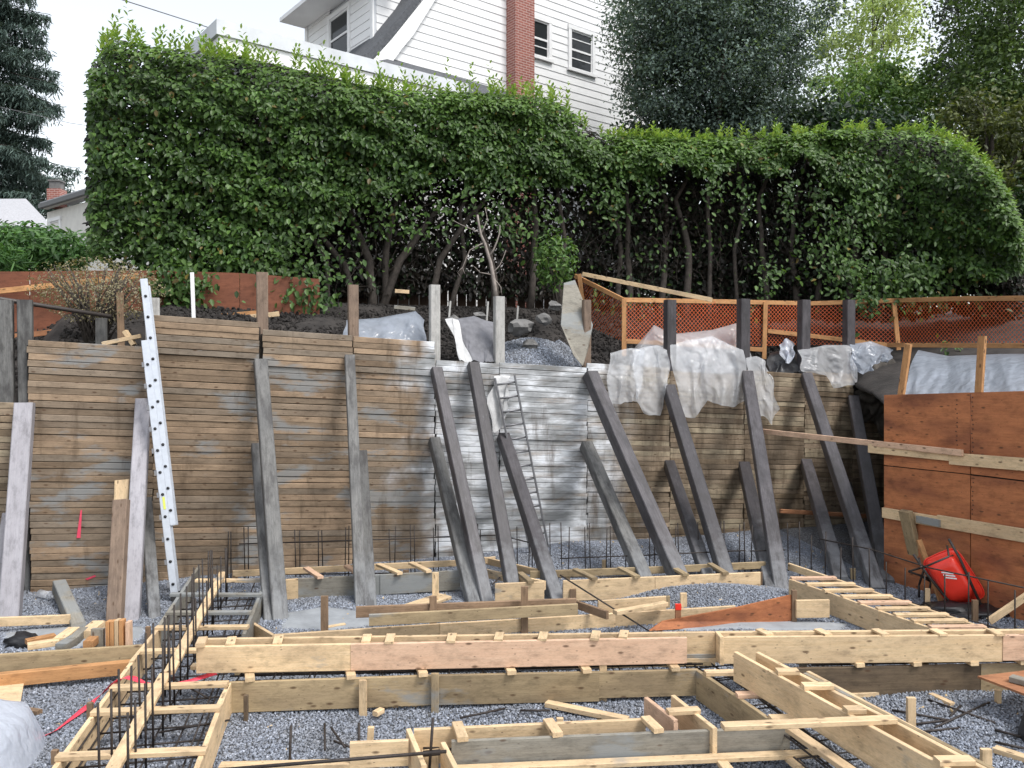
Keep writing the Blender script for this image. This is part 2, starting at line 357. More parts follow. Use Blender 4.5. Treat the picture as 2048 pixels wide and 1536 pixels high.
# loose stones, scattered over the bed (nobody could count them)
def stones(name, fx, nu, nv, dens, smin, smax):
    o = grid(name, M['stone'], fx, nu, nv); o['kind'] = 'stuff'
    ng = bpy.data.node_groups.new(name + '_scatter', 'GeometryNodeTree')
    ng.interface.new_socket('Geometry', in_out='INPUT', socket_type='NodeSocketGeometry'); ng.interface.new_socket('Geometry', in_out='OUTPUT', socket_type='NodeSocketGeometry')
    gi = ng.nodes.new('NodeGroupInput'); go = ng.nodes.new('NodeGroupOutput')
    dp = ng.nodes.new('GeometryNodeDistributePointsOnFaces'); dp.inputs['Density'].default_value = dens
    ic = ng.nodes.new('GeometryNodeMeshIcoSphere'); ic.inputs['Radius'].default_value = 1.0; ic.inputs['Subdivisions'].default_value = 1
    sp = ng.nodes.new('GeometryNodeSetPosition'); no = ng.nodes.new('ShaderNodeTexNoise'); no.inputs['Scale'].default_value = 1.3
    vm = ng.nodes.new('ShaderNodeVectorMath'); vm.operation = 'SUBTRACT'; vm.inputs[1].default_value = (.5, .5, .5)
    vs = ng.nodes.new('ShaderNodeVectorMath'); vs.operation = 'SCALE'; vs.inputs['Scale'].default_value = 1.5
    ng.links.new(no.outputs['Color'], vm.inputs[0]); ng.links.new(vm.outputs[0], vs.inputs[0]); ng.links.new(vs.outputs[0], sp.inputs['Offset'])
    ip = ng.nodes.new('GeometryNodeInstanceOnPoints')
    rr = ng.nodes.new('FunctionNodeRandomValue'); rr.data_type = 'FLOAT_VECTOR'; rr.inputs[1].default_value = (6.28, 6.28, 6.28)
    rs = ng.nodes.new('FunctionNodeRandomValue'); rs.data_type = 'FLOAT_VECTOR'; rs.inputs[0].default_value = (smin, smin, smin * .8); rs.inputs[1].default_value = (smax, smax * .85, smax * .8)
    rs.inputs['Seed'].default_value = 5
    sm = ng.nodes.new('GeometryNodeSetMaterial'); sm.inputs['Material'].default_value = M['stone']
    ng.links.new(gi.outputs[0], dp.inputs['Mesh']); ng.links.new(dp.outputs['Points'], ip.inputs['Points'])
    ng.links.new(ic.outputs[0], sp.inputs['Geometry']); ng.links.new(sp.outputs[0], sm.inputs[0]); ng.links.new(sm.outputs[0], ip.inputs['Instance'])
    ng.links.new(rr.outputs[0], ip.inputs['Rotation']); ng.links.new(rs.outputs[0], ip.inputs['Scale']); ng.links.new(ip.outputs[0], go.inputs[0])
    md = o.modifiers.new('scatter', 'NODES'); md.node_group = ng
    return o
def pitn(u, v):
    y = 5.2 + 11.3 * v; hw = 1.2 + y * .66; x = -hw + 2 * hw * u
    if x > 5.2: y = min(y, 12.4)
    return (x, y, gz(x, y) + .006)
gr = stones('gravel', pitn, 90, 90, 2500, .0075, .0168); gr['label'] = 'grey crushed gravel covering the excavation floor'; gr['category'] = 'gravel'
sc = stones('wood_scraps', pitn, 90, 90, 4, .012, .035); sc['label'] = 'scattered wood chips and saw scraps on the gravel'; sc['category'] = 'wood scraps'
for nd in sc.modifiers[0].node_group.nodes:
    if nd.bl_idname == 'GeometryNodeSetMaterial': nd.inputs['Material'].default_value = M['chip']
    if nd.bl_idname == 'FunctionNodeRandomValue' and nd.inputs[1].default_value[0] < 1: nd.inputs[0].default_value = (.015, .006, .003); nd.inputs[1].default_value = (.06, .018, .006)
# thin mats of spilt cement, lying on the gravel
for i, (pts, nm) in enumerate([([(550, 1262), (560, 1232), (640, 1222), (740, 1228), (900, 1224), (905, 1240), (760, 1252), (640, 1268)], 0),
                               ([(0, 1300), (0, 1268), (60, 1262), (140, 1256), (225, 1262), (300, 1256), (300, 1280), (160, 1300)], 0),
                               ([(1320, 1262), (1420, 1252), (1580, 1243), (1720, 1250), (1700, 1262)], 0)]):
    c = [G(x, y) for x, y in pts]; ctr = sum(c, Vector()) / len(c); V = [(ctr.x, ctr.y, gz(ctr.x, ctr.y) + .026)]; k = 0; ring = []
    dense = []
    for a, b in zip(c, c[1:] + c[:1]):
        for f in (0, .25, .5, .75): dense.append(a.lerp(b, f))
    for s_, up in ((.55, .026), (.85, .022), (1, -.01)):
        for p in dense:
            q = ctr + (p - ctr) * s_ * (1 + .06 * nz1(p, 5)); V.append((q.x, q.y, gz(q.x, q.y) + up))
    n = len(dense); F = [(0, 1 + j, 1 + (j + 1) % n) for j in range(n)]
    for r in range(2): F += [(1 + r * n + j, 1 + (r + 1) * n + j, 1 + (r + 1) * n + (j + 1) % n, 1 + r * n + (j + 1) % n) for j in range(n)]
    struct(mesh('cement_patch', V, F, M['cement_pad'], None, None, True))
# ================================================================== LAGGING WALL
def ws(p): return (p - W0).dot(WDIR)
TANB = .0566
wall = thing('lagging_wall', 'tall retaining wall of stacked horizontal timber lagging, white with concrete splash in the middle', 'retaining wall', (W0.x, W0.y, 0))
BAYS = [(-120, 38, 800, 'lag_tan'), (60, 304, 680, 'lag_brown'), (307, 519, 630, 'lag_brown'), (528, 703, 659, 'lag_brown'), (708, 867, 673, 'lag_brown'),
        (872, 996, 720, 'lag_brown'), (1000, 1172, 725, 'lag_brown'), (1175, 1337, 726, 'lag_tan'), (1340, 1485, 742, 'lag_tan'), (1488, 1606, 740, 'lag_tan'),
        (1609, 1703, 742, 'lag_tan'), (1706, 1790, 826, 'lag_tan')]
def wpt(s, z, off=0): p = W0 + WDIR * s + WN * off; return Vector((p.x, p.y, z))
SZTOP = []
for bi, (x0, x1, yt, mt) in enumerate(BAYS):
    s0, s1 = ws(WP(x0, 900)) - .008, ws(WP(x1, 900)) + .008; z0 = WP(x0, yt).z
    SZTOP += [(s0, z0), (s1, z0 - TANB * (s1 - s0))]
    back = extrude('lagging_bay', M['soil'], [wpt(s0 - .02, -.3, -.035), wpt(s1 + .02, -.3, -.035), wpt(s1 + .02, z0 - TANB * (s1 - s0) - .07, -.035), wpt(s0 - .02, z0 - .07, -.035)], -WN * .05, wall)
    z = z0; i = 0
    while z > -.25:
        j0, j1 = random.uniform(-.012, .012), random.uniform(-.012, .012); h = random.choice((.089, .089, .092, .086))
        lo = random.uniform(-.006, .008) + (.04 if bi in (2, 3, 4) and z > z0 - .5 else 0)
        a = wpt(s0 + j0, z - h / 2, lo); b = wpt(s1 + j1, z - h / 2 - TANB * (s1 - s0), lo + random.uniform(-.004, .004))
        plank('plank', M[mt], a, b, h, .042, back, c=.006, bow=random.uniform(-.004, .004))
        z -= h + random.choice((.003, .004, .006, .009)); i += 1
# spray-paint marks on the left bay (flat paint on the boards)
for (pts) in ([(161, 1020), (164, 1020), (161, 1076), (153, 1076)], [(170, 1158), (190, 1150), (192, 1153), (175, 1160)]):
    o = extrude('paint_mark', M['spray'], [WP(x, y, .036) for x, y in pts], -WN * .003, wall)
# soldier posts (piles) behind the lagging, tops standing above it
POSTS = [(50, 600, 26, 'rk_grey', 'grey soldier post at the pipe handrail, second from the rail end'), (10, 600, 28, 'rk_grey', 'grey soldier post under the high end of the pipe handrail'),
         (305, 596, 26, 'post_pale', 'pale soldier post beside the top of the aluminium ladder'), (524, 545, 22, 'post_brown', 'tall tan soldier post rising above the weathered brown lagging'),
         (706, 570, 20, 'post_brown', 'dark brown soldier post beside the bluish plastic sheet'), (869, 570, 20, 'post_pale', 'pale cement-splashed soldier post at the plastic sheet end'),
         (998, 593, 20, 'post_pale', 'pale cement-splashed soldier post in front of the rubble bank'), (1340, 600, 21, 'rk_dark', 'dark soldier post in front of the orange mesh beside a plastic flap'),
         (1487, 598, 22, 'rk_dark', 'dark soldier post between two hanging plastic flaps'), (1608, 600, 21, 'rk_dark', 'dark soldier post in front of the orange mesh, right of the white bag'),
         (1698, 600, 20, 'rk_dark', 'dark soldier post under the drooping laurel leaves'), (1173, 600, 16, 'post_brown', 'brown soldier post behind the leaning plywood scrap')]
for x, yt, wpx, mt, lb in POSTS:
    p = WP(x, yt, -.16); ww = wpx * p.y / FPX
    o = plank('soldier_post', M[mt], (p.x, p.y, -.35), p, ww, ww * .8, None, up=WDIR, c=.012); tag(o, lb, 'post', 'soldier posts behind the lagging')
# rakers : top (x,y) on the wall, foot (x,y) on the gravel, width px
RK = [(50, 806, 20, 1236, 42, 'rk_pale', 'broad pale lavender raking brace standing by the cut lumber offcuts'),
      (22, 1030, -12, 1240, 34, 'rk_pale', 'short pale raking brace tucked behind the broad lavender one'),
      (287, 800, 262, 1240, 36, 'rk_pale', 'pale lavender raking brace behind the aluminium ladder'),
      (293, 1000, 309, 1236, 26, 'rk_grey', 'short brownish grey raking brace beside the foot of the aluminium ladder'),
      (521, 722, 560, 1240, 34, 'rk_grey', 'long grey cement-stained raking brace at the left footing corner'),
      (514, 892, 541, 1240, 30, 'rk_grey', 'short greenish grey raking brace doubled against the left footing corner brace'),
      (699, 712, 722, 1213, 26, 'rk_grey', 'long stained raking brace against the rust-streaked lagging'),
      (724, 905, 741, 1213, 26, 'rk_grey', 'short frosted grey raking brace paired with the stained long one'),
      (872, 738, 972, 1205, 28, 'rk_dark', 'long raking brace at the left edge of the concrete-splashed bay'),
      (868, 880, 946, 1205, 28, 'rk_grey', 'short raking brace at the left edge of the concrete-splashed bay'),
      (946, 728, 1030, 1203, 29, 'rk_dark', 'long purple grey raking brace crossing the concrete splash'),
      (1006, 872, 1112, 1200, 30, 'rk_dark', 'short raking brace crossing the foot of the narrow grey ladder'),
      (1180, 748, 1372, 1190, 33, 'rk_dark', 'longest dark raking brace at the right edge of the concrete splash'),
      (1172, 890, 1302, 1190, 30, 'rk_grey', 'short grey raking brace at the right edge of the concrete splash'),
      (1337, 775, 1462, 1185, 30, 'rk_dark', 'long dark raking brace between the two big plastic flaps'),
      (1338, 928, 1425, 1185, 27, 'rk_dark', 'short dark raking brace below the wide plastic flap'),
      (1494, 748, 1562, 1182, 30, 'rk_dark', 'long dark raking brace beside the narrow hanging plastic flap'),
      (1488, 932, 1543, 1180, 30, 'rk_dark', 'short black raking brace paired beside the narrow plastic flap'),
      (1612, 752, 1752, 1176, 28, 'rk_dark', 'long dark raking brace passing behind the thin horizontal two-by-four'),
      (1612, 926, 1680, 1160, 28, 'rk_dark', 'short dark raking brace in the shaded right bay'),
      (1706, 798, 1772, 1163, 28, 'rk_dark', 'long blue grey raking brace at the edge of the red plywood'),
      (1694, 972, 1722, 1140, 24, 'rk_dark', 'short black raking brace hidden in the dark corner')]
for x0, y0, x1, y1, wpx, mt, lb in RK:
    a = WP(x0, y0, .1); b = G(x1, y1, 0.0); b = b + (b - a).normalized() * .12
    ww = wpx * .5 * (a.y + b.y) / FPX * .9
    o = plank('raking_brace', M[mt], a, b, ww, ww * .92, None, c=.012, cut=.35); tag(o, lb, 'brace', 'raking braces propping the wall')
# ================================================================== FORMWORK
def fb(th, x0, y0, x1, y1, mt, zt=.3, h=.28, t=.04, name='board', bow=0.0, hz=None):
    a = G(x0, y0, zt); b = G(x1, y1, zt if hz is None else hz); a.z -= h / 2; b.z -= h / 2
    return plank(name, M[mt], a, b, h, t, th, c=.004, bow=bow)
def sp(th, x0, y0, x1, y1, mt='new', z=.32, w=.085, name='spreader'):
    return plank(name, M[mt], G(x0, y0, z), G(x1, y1, z), .038, w, th, c=.004)
def zat(x, y, Y):
    r = ray(x, y); return HC + r.z * Y / r.y
def stk(th, x, yt, yb, mt='stake', zb=0.0, w=.065, t=.04, xt=None, name='stake'):
    p = G(x, yb, zb); xt = x if xt is None else xt; q = D(xt, yt, p.y)
    return plank(name, M[mt], (p.x - (q.x - p.x) * .15, p.y, zb - .25), (q.x, p.y, q.z), w, t, th, up=(1, 0, .01), c=.004)
def bars(th, pts, r=.0085, name='rebar'): return tube(name, M['rebar'], pts, r, th, 6)
def lerp(a, b, f): return a + (b - a) * f
# ---- left footing
A = thing('footing_form', 'long left footing form of pale boards with upright dowels, running back to the wall', 'formwork', tuple(G(300, 1330)))
fb(A, 55, 1608, 262, 1325, 'new'); fb(A, 262, 1322, 318, 1254, 'new', zt=.31); fb(A, 313, 1258, 398, 1131, 'grey')
fb(A, 372, 1590, 455, 1370, 'new'); fb(A, 437, 1408, 459, 1364, 'new', zt=.3, h=.3); fb(A, 487, 1268, 524, 1178, 'grey')
sp(A, 214, 1560, 330, 1350, 'new', z=.36, w=.1, name='keyway_board'); sp(A, 338, 1346, 446, 1146, 'new', z=.36, w=.1, name='keyway_board')
for a in [(342, 1189, 524, 1190), (334, 1226, 503, 1225), (312, 1256, 497, 1254), (284, 1303, 396, 1301), (222, 1376, 456, 1368), (184, 1425, 442, 1416), (114, 1514, 414, 1501), (392, 1161, 526, 1161)]:
    sp(A, *a, mt=random.choice(('new', 'new', 'pink', 'grey')))
for a in [(180, 1405, 1440), (110, 1500, 1530), (418, 1465, 1536), (296, 1253, 1290)]: stk(A, a[0], a[1], a[2], 'stake', w=.05)
LC = thing('rebar_cage', 'rebar cage with two rows of tall dowels inside the left footing form', 'rebar', tuple(G(340, 1360)))
p0, p1 = G(214, 1560, .36), G(446, 1146, .36); side = Vector((p1 - p0).normalized().cross(Vector((0, 0, 1))))
Ld = (p1 - p0).length
k = 0; d = .15
while d < Ld:
    q = p0.lerp(p1, d / Ld)
    for s in (-1, 1):
        b = q + side * (.085 * s + random.uniform(-.02, .02)); hh = random.uniform(.36, .5)
        bars(LC, [(b.x, b.y, .05), (b.x + random.uniform(-.012, .012), b.y + random.uniform(-.02, .02), .36 + hh)], .009)
    d += .3
dirn = (p1 - p0).normalized()
for off in (-.42, -.2, .05, .25, .42):
    for zz in (.09, .22):
        if zz > .2 and abs(off) < .3: continue
        bars(LC, [(p0 + side * off) - Vector((0, 0, .36 - zz)), (p1 + side * off) - Vector((0, 0, .36 - zz))], .0085)
d = .2
while d < Ld:
    q = p0.lerp(p1, d / Ld); q.z = .1
    bars(LC, [q - side * .46, q + side * .46], .0085); d += .3
bars(LC, [G(322, 1345, .2), G(420, 1398, .15)], .009); bars(LC, [G(460, 1440, .1), G(318, 1465, .12)], .009)
# ---- front cross footing and its stem
X = thing('footing_form', 'front cross footing form of stained wide boards below the long stem form', 'formwork', tuple(G(900, 1390)))
fb(X, 459, 1364, 858, 1350, 'old'); fb(X, 858, 1350, 1198, 1343, 'old', zt=.302); fb(X, 1198, 1343, 1396, 1338, 'old', zt=.3, h=.25)
fb(X, 459, 1408, 640, 1403, 'old', zt=.06, h=.14, t=.05, name='kick_board'); fb(X, 640, 1402, 915, 1396, 'new', zt=.05, h=.12, t=.05, name='kick_board')
fb(X, 470, 1296, 1430, 1278, 'old', name='board')
for a in [(497, 1330, 500, 1360), (696, 1326, 703, 1355), (836, 1322, 847, 1350), (1010, 1318, 1024, 1346), (1155, 1316, 1175, 1343), (1332, 1314, 1352, 1339)]: sp(X, *a, mt='new', z=.325)
for x, yt, yb, mt in [(492, 1390, 1442, 'dirty'), (870, 1347, 1420, 'old'), (1206, 1310, 1402, 'new'), (726, 1360, 1425, 'new')]: stk(X, x, yt, yb, mt, w=.07 if x > 500 else .035)
stk(X, 1376, 1338, 1392, 'dirty', w=.1)
def strip_cage(x0, y0, x1, y1, lb, n=4, wd=.55):
    th = thing('rebar_cage', lb, 'rebar', tuple(G((x0 + x1) / 2, (y0 + y1) / 2)))
    a, b = G(x0, y0, .12), G(x1, y1, .12); dn = (b - a).normalized(); sd = dn.cross(Vector((0, 0, 1)))
    for i in range(n):
        o = sd * (-wd / 2 + wd * i / (n - 1))
        for zz in (0, .12): bars(th, [a + o + Vector((0, 0, zz)), b + o + Vector((0, 0, zz))], .009)
    L = (b - a).length; d = .1
    while d < L:
        q = a + dn * d
        for zz in (0.01, .13): bars(th, [q - sd * wd / 2 + Vector((0, 0, zz)), q + sd * wd / 2 + Vector((0, 0, zz))], .007)
        d += .33
    return th
strip_cage(465, 1370, 1400, 1345, 'rebar mat lying in the front cross footing under the stem form')
def stem(lb, f0, f1, b0, b1, zt, h, mats, sprs, plate, split=None):
    th = thing('stem_wall_form', lb, 'formwork', tuple(G(*f0, z=.3)))
    if split: fb(th, f0[0], f0[1], split[0], split[1], mats[0], zt=zt, h=h); fb(th, split[0], split[1], f1[0], f1[1], mats[1], zt=zt + .002, h=h)
    else: fb(th, *f0, *f1, mats[0], zt=zt, h=h)
    fb(th, *b0, *b1, mats[-1], zt=zt, h=h)
    for s in sprs: plank('spreader', M['new'], G(*s[:2], zt + .008), G(*s[2:], zt + .008), .022, .085, th, c=.003)
    if plate:
        a = G(plate[0], plate[1], .325); b = G(plate[2], plate[3], .325); plank('plate', M['new'], a, b, .04, .09, th, c=.003)
    return th
S1 = stem('long pale stem wall form box spanning the front cross footing', (397, 1292), (1373, 1274), (397, 1277), (1429, 1263), .6, .25, ['new', 'pink', 'new'],
     [(x + 3, yb - 1, x - 1, yf) for x, yb, yf in [(461, 1276, 1290), (555, 1274, 1288), (732, 1271, 1285), (779, 1270, 1286), (902, 1269, 1284), (997, 1267, 1281), (1085, 1266, 1280), (1190, 1264, 1279), (1246, 1263, 1276)]],
     (384, 1333, 1335, 1313), split=(702, 1287))
fb(S1, 397, 1293, 404, 1276, 'new', zt=.601, h=.25, name='end_board'); sp(S1, 400, 1291, 406, 1277, 'new', z=.62)
a = G(1262, 1311, .37); b = G(1490, 1308, .37); plank('plate', M['old'], a, b, .04, .09, S1); a = G(1370, 1318, .33); b = G(1475, 1318, .33); plank('plate', M['new'], a, b, .04, .09, S1)
S2 = stem('pale stem wall form box on the right, closed by an end board', (1442, 1273), (2003, 1269), (1432, 1263), (2140, 1258), .6, .26, ['new', 'new'],
     [(x - 12, 1259, x + 10, 1270) for x in (1530, 1647, 1762, 1878, 1992)], (1545, 1305, 2022, 1299))
fb(S2, 2004, 1269, 2160, 1268, 'pink', zt=.602, h=.25); fb(S2, 1434, 1262, 1444, 1274, 'new', zt=.603, h=.27, name='end_board')
sp(S2, 2015, 1298, 2100, 1297, 'new', z=.36)
X2 = thing('footing_form', 'muddy dark footing form board below the right stem form', 'formwork', tuple(G(1800, 1360)))
fb(X2, 1588, 1335, 1960, 1328, 'dirty'); fb(X2, 1960, 1328, 2150, 1325, 'old', zt=.302)
for a in [(1686, 1310, 1722, 1331), (1800, 1309, 1836, 1329), (1912, 1308, 1950, 1328), (2012, 1306, 2050, 1326)]: sp(X2, *a, mt='new', z=.325)
stk(X2, 1842, 1302, 1378, 'dirty', xt=1851, w=.07); stk(X2, 1606, 1324, 1372, 'grey', w=.075)
strip_cage(1600, 1334, 2100, 1324, 'rebar mat lying in the right footing under the end-boarded stem form')
# ---- footing + stem running towards the lower right corner
R2 = thing('footing_form', 'right diagonal footing form beside the slanting stem form', 'formwork', tuple(G(1470, 1400)))
fb(R2, 1396, 1340, 1486, 1400, 'old'); fb(R2, 1486, 1400, 1552, 1446, 'old', zt=.303)
stk(R2, 1480, 1402, 1440, 'old', w=.08); plank('rail', M['new'], G(1580, 1458, .33), G(1730, 1562, .33), .04, .09, R2)
sp(R2, 1410, 1346, 1480, 1345, 'new'); sp(R2, 1473, 1390, 1535, 1389, 'pink'); sp(R2, 1540, 1437, 1590, 1436, 'new')
strip_cage(1440, 1350, 1720, 1560, 'rebar mat lying in the right diagonal footing')
S3 = thing('stem_wall_form', 'slanting stem wall form box running from the right stem toward the open gravel', 'formwork', tuple(G(1560, 1400)))
fb(S3, 1471, 1303, 1685, 1420, 'new', zt=.6, h=.27); fb(S3, 1685, 1420, 2010, 1597, 'new', zt=.603, h=.27); fb(S3, 1515, 1304, 1770, 1433, 'new', zt=.6, h=.2); fb(S3, 1770, 1432, 2060, 1583, 'new', zt=.602, h=.2)
plank('plate', M['new'], G(1522, 1380, .335), G(1800, 1556, .335), .04, .1, S3)
plank('ledger', M['old'], G(1610, 1356, .56), G(1990, 1552, .56), .09, .04, S3); plank('ledger', M['new'], G(1616, 1352, .42), G(1995, 1556, .42), .09, .04, S3)
for a in [(1553, 1343, 1596, 1343), (1605, 1372, 1664, 1372), (1690, 1420, 1728, 1419), (1445, 1453, 1789, 1439), (1873, 1522, 1944, 1521)]: sp(S3, *a, mt='new', z=.62)
# ---- bottom centre pad form
P = thing('pad_form', 'low pad form with a cement-grey front board between the slanting stem and the left footing', 'formwork', tuple(G(1100, 1500)))
fb(P, 828, 1458, 1290, 1437, 'new'); fb(P, 817, 1457, 848, 1530, 'new', zt=.302, h=.26); fb(P, 903, 1481, 1578, 1453, 'grey', h=.24); fb(P, 886, 1484, 925, 1560, 'new', zt=.302, h=.24)
for a in [(914, 1447, 926, 1479), (1096, 1441, 1116, 1470), (1291, 1436, 1318, 1462)]: sp(P, *a, mt='new', z=.32)
fb(P, 1292, 1394, 1352, 1440, 'pink', zt=.34, h=.24); fb(P, 1346, 1390, 1430, 1456, 'new', zt=.34, h=.24); sp(P, 1335, 1424, 1398, 1420, 'new', z=.35)
fb(P, 700, 1484, 817, 1479, 'new', h=.2); sp(P, 905, 1540, 1637, 1507, 'new', z=.12, w=.09, name='plate'); sp(P, 440, 1533, 702, 1527, 'new', z=.12, w=.09, name='plate')
stk(P, 735, 1454, 1522, 'new', xt=742, w=.05); stk(P, 1120, 1436, 1446, 'new', w=.06); stk(P, 860, 1500, 1536, 'new', w=.13, t=.1)
sp(P, 1560, 1500, 1600, 1535, 'new', z=.1); sp(P, 1440, 1520, 1460, 1545, 'new', z=.1)
PC = thing('rebar_cage', 'bundle of black rebar with upright bars around the low pad form', 'rebar', tuple(G(850, 1500)))
for i in range(4): bars(PC, [G(846, 1490 + i * 7, .15), G(912, 1484 + i * 7, .15)], .011)
for i in range(3): bars(PC, [G(1352 + i * 9, 1420, .15), G(1395 + i * 9, 1452, .15)], .01)
bars(PC, [G(425, 1541, .35), G(893, 1503, .35)], .013)
for x0, yt, x1 in [(582, 1452, 577), (718, 1446, 717), (866, 1436, 856), (896, 1500, 892), (1108, 1520, 1108), (258, 1452, 250)]:
    p = G(x1, 1540, .05); q = D(x0, yt, p.y); bars(PC, [(p.x, p.y, -.1), q], .012)
for a in [((649, 1448), (650, 1500)), ((662, 1455), (690, 1495)), ((668, 1482), (705, 1496))]: bars(PC, [G(*a[0], .02), G(*a[1], .03)], .01)
# ---- back footing along the wall (two runs with a jog), dowels in pairs
B1 = thing('footing_form', 'cement-grey back footing form along the brown lagging, left run', 'formwork', tuple(G(740, 1180)))
fb(B1, 466, 1141, 917, 1120, 'new', h=.09); fb(B1, 572, 1158, 760, 1149, 'grey'); fb(B1, 760, 1149, 920, 1140, 'grey', zt=.303); fb(B1, 570, 1159, 596, 1157, 'new', zt=.31, h=.27, t=.05)
fb(B1, 960, 1112, 1075, 1138, 'new', h=.1); fb(B1, 917, 1120, 990, 1113, 'new', h=.09, zt=.31); fb(B1, 972, 1138, 1090, 1162, 'new', h=.12)
for a in [(612, 1136, 641, 1155), (693, 1132, 720, 1150), (757, 1129, 800, 1147), (822, 1126, 858, 1143), (545, 1139, 560, 1160)]: sp(B1, *a, mt=random.choice(('new', 'pink')))
for x, yt, yb in [(637, 1150, 1188), (812, 1140, 1180), (470, 1141, 1160)]: stk(B1, x, yt, yb, 'stake', w=.08)
B2 = thing('footing_form', 'pale back footing form behind the feet of the dark braces, right run', 'formwork', tuple(G(1300, 1170)))
fb(B2, 990, 1167, 1088, 1163, 'new', h=.26); fb(B2, 1126, 1161, 1310, 1153, 'new'); fb(B2, 1310, 1153, 1520, 1144, 'new', zt=.302)
fb(B2, 1060, 1142, 1290, 1134, 'old', h=.1); fb(B2, 1290, 1134, 1530, 1123, 'old', h=.1, zt=.302)
for a in [(1150, 1139, 1190, 1158), (1240, 1136, 1275, 1154), (1340, 1132, 1372, 1150), (1420, 1128, 1452, 1147), (1040, 1146, 1062, 1164)]: sp(B2, *a, mt='old')
stk(B2, 1136, 1142, 1180, 'new', w=.06); stk(B2, 1208, 1120, 1140, 'new', w=.06); stk(B2, 1516, 1144, 1178, 'stake', w=.12)
BC = thing('rebar_cage', 'row of paired rebar dowels standing along the back footing, tied by a long bar', 'rebar', tuple(G(950, 1150)))
for x in [455, 462, 490, 497, 592, 600, 637, 646, 690, 697, 781, 789, 822, 830, 868, 877, 955, 962, 1035, 1057, 1064, 1101, 1124, 1137, 1171, 1181, 1212, 1221, 1252, 1262, 1300, 1308, 1350, 1358, 1398, 1440, 1449, 1478, 1490, 1502, 1540, 1577]:
    yb = lerp(1146, 1132, (x - 455) / 1100); p = G(x, yb, .1); q = D(x + random.uniform(-3, 3), yb - 86 + random.uniform(-7, 7), p.y)
    bars(BC, [(p.x, p.y, 0.0), q], .0085)
bars(BC, [D(478, 1088, 11.6), D(760, 1079, 12.0), D(1002, 1070, 12.3)], .009); bars(BC, [D(1022, 1076, 12.2), D(1096, 1094, 12.1)], .009); bars(BC, [D(1120, 1117, 12), D(1300, 1110, 12.1), D(1490, 1101, 12.3)], .009)
bars(BC, [D(1500, 1102, 12.3), D(1570, 1100, 12.4)], .009)
for y_, z_ in ((1138, .1), (1150, .1)): bars(BC, [G(470, y_ + 12, z_), G(1520, y_, z_)], .009)
# ---- right footing
RF = thing('footing_form', 'right footing form with many cross spreaders beside the red plywood hoarding', 'formwork', tuple(G(1780, 1230)))
fb(RF, 1580, 1158, 1668, 1188, 'new'); fb(RF, 1668, 1188, 1760, 1221, 'new', zt=.303); fb(RF, 1760, 1221, 1900, 1268, 'new', zt=.3)
fb(RF, 1578, 1126, 1790, 1197, 'new', h=.1); fb(RF, 1780, 1193, 2010, 1268, 'new', h=.1, zt=.31)
for i in range(9):
    f = (i + .4) / 9; x0, y0 = lerp(1580, 1890, f), lerp(1158, 1264, f); x1 = lerp(1610, 2000, f); y1 = lerp(1137, 1264, f)
    yy = lerp(1152, 1262, f); sp(RF, max(1582, 1580 + (yy - 1158) / .346), yy, 1580 + (yy - 1127) / .328, yy - 1, 'new' if i % 4 else 'pink', z=.305)
for x, yt, yb, mt in [(1662, 1186, 1222, 'old'), (1718, 1206, 1240, 'old'), (1854, 1177, 1215, 'new'), (1950, 1200, 1245, 'stake'), (1706, 1137, 1160, 'old'), (1858, 1236, 1262, 'stake')]: stk(RF, x, yt, yb, mt, w=.07)
RC = thing('rebar_cage', 'row of rebar dowels and a long sagging bar along the right footing', 'rebar', tuple(G(1800, 1220)))
for i, x in enumerate([1600, 1622, 1650, 1681, 1707, 1740, 1773, 1810, 1848, 1890, 1937, 1976, 2030]):
    yb = lerp(1138, 1268, (x - 1590) / 410) ; p = G(x, yb, .1); q = D(x + random.uniform(-2, 2), yb - random.uniform(70, 105), p.y); bars(RC, [(p.x, p.y, 0), q], .0085)
bars(RC, [D(1640, 1078, 11.9), D(1740, 1098, 11.2), D(1860, 1136, 10.4), D(2060, 1178, 9.2)], .009)
bars(RC, [G(1734, 1186, .3), D(1734, 1250, G(1734, 1186, .3).y)], .012)
a, b = G(1600, 1160, .1), G(1960, 1272, .1)
for o in (0, .25, .5): bars(RC, [a + Vector((o, 0, 0)), b + Vector((o, 0, 0))], .0085)
# ---- middle ground curb form, wedge of red plywood, loose boards on stakes
MC = thing('curb_form', 'long low curb form of pale boards rising across the middle of the gravel', 'formwork', tuple(G(1000, 1260)))
fb(MC, 545, 1269, 880, 1247, 'new', h=.2, zt=.17); fb(MC, 880, 1247, 1230, 1226, 'new', h=.22, zt=.173); fb(MC, 1230, 1226, 1470, 1211, 'new', h=.22, zt=.17); fb(MC, 498, 1240, 548, 1270, 'new', h=.2, zt=.17)
for x, yt, yb, mt in [(649, 1192, 1272, 'stake'), (866, 1192, 1270, 'stake'), (1049, 1173, 1268, 'stake'), (871, 1145, 1215, 'new'), (1146, 1178, 1206, 'stake'), (1333, 1192, 1222, 'old'), (1367, 1186, 1222, 'new')]: stk(MC, x, yt, yb, mt, w=.085)
r = stk(MC, 1356, 1216, 1258, 'redwood', w=.07); tp_ = r.matrix_basis @ Vector((0, 0, 0)); pq = G(1356, 1258, 0); plank('red_tip', M['red'], (pq.x, pq.y - .002, D(1356, 1219, pq.y).z), (pq.x, pq.y - .002, D(1356, 1208, pq.y).z), .072, .044, MC, up=(1, 0, .01))
fb(MC, 1196, 1201, 1331, 1192, 'new', h=.17); fb(MC, 1230, 1221, 1332, 1203, 'new', h=.05, t=.09); fb(MC, 1150, 1200, 1215, 1222, 'stake', h=.1)
p = G(1470, 1258)
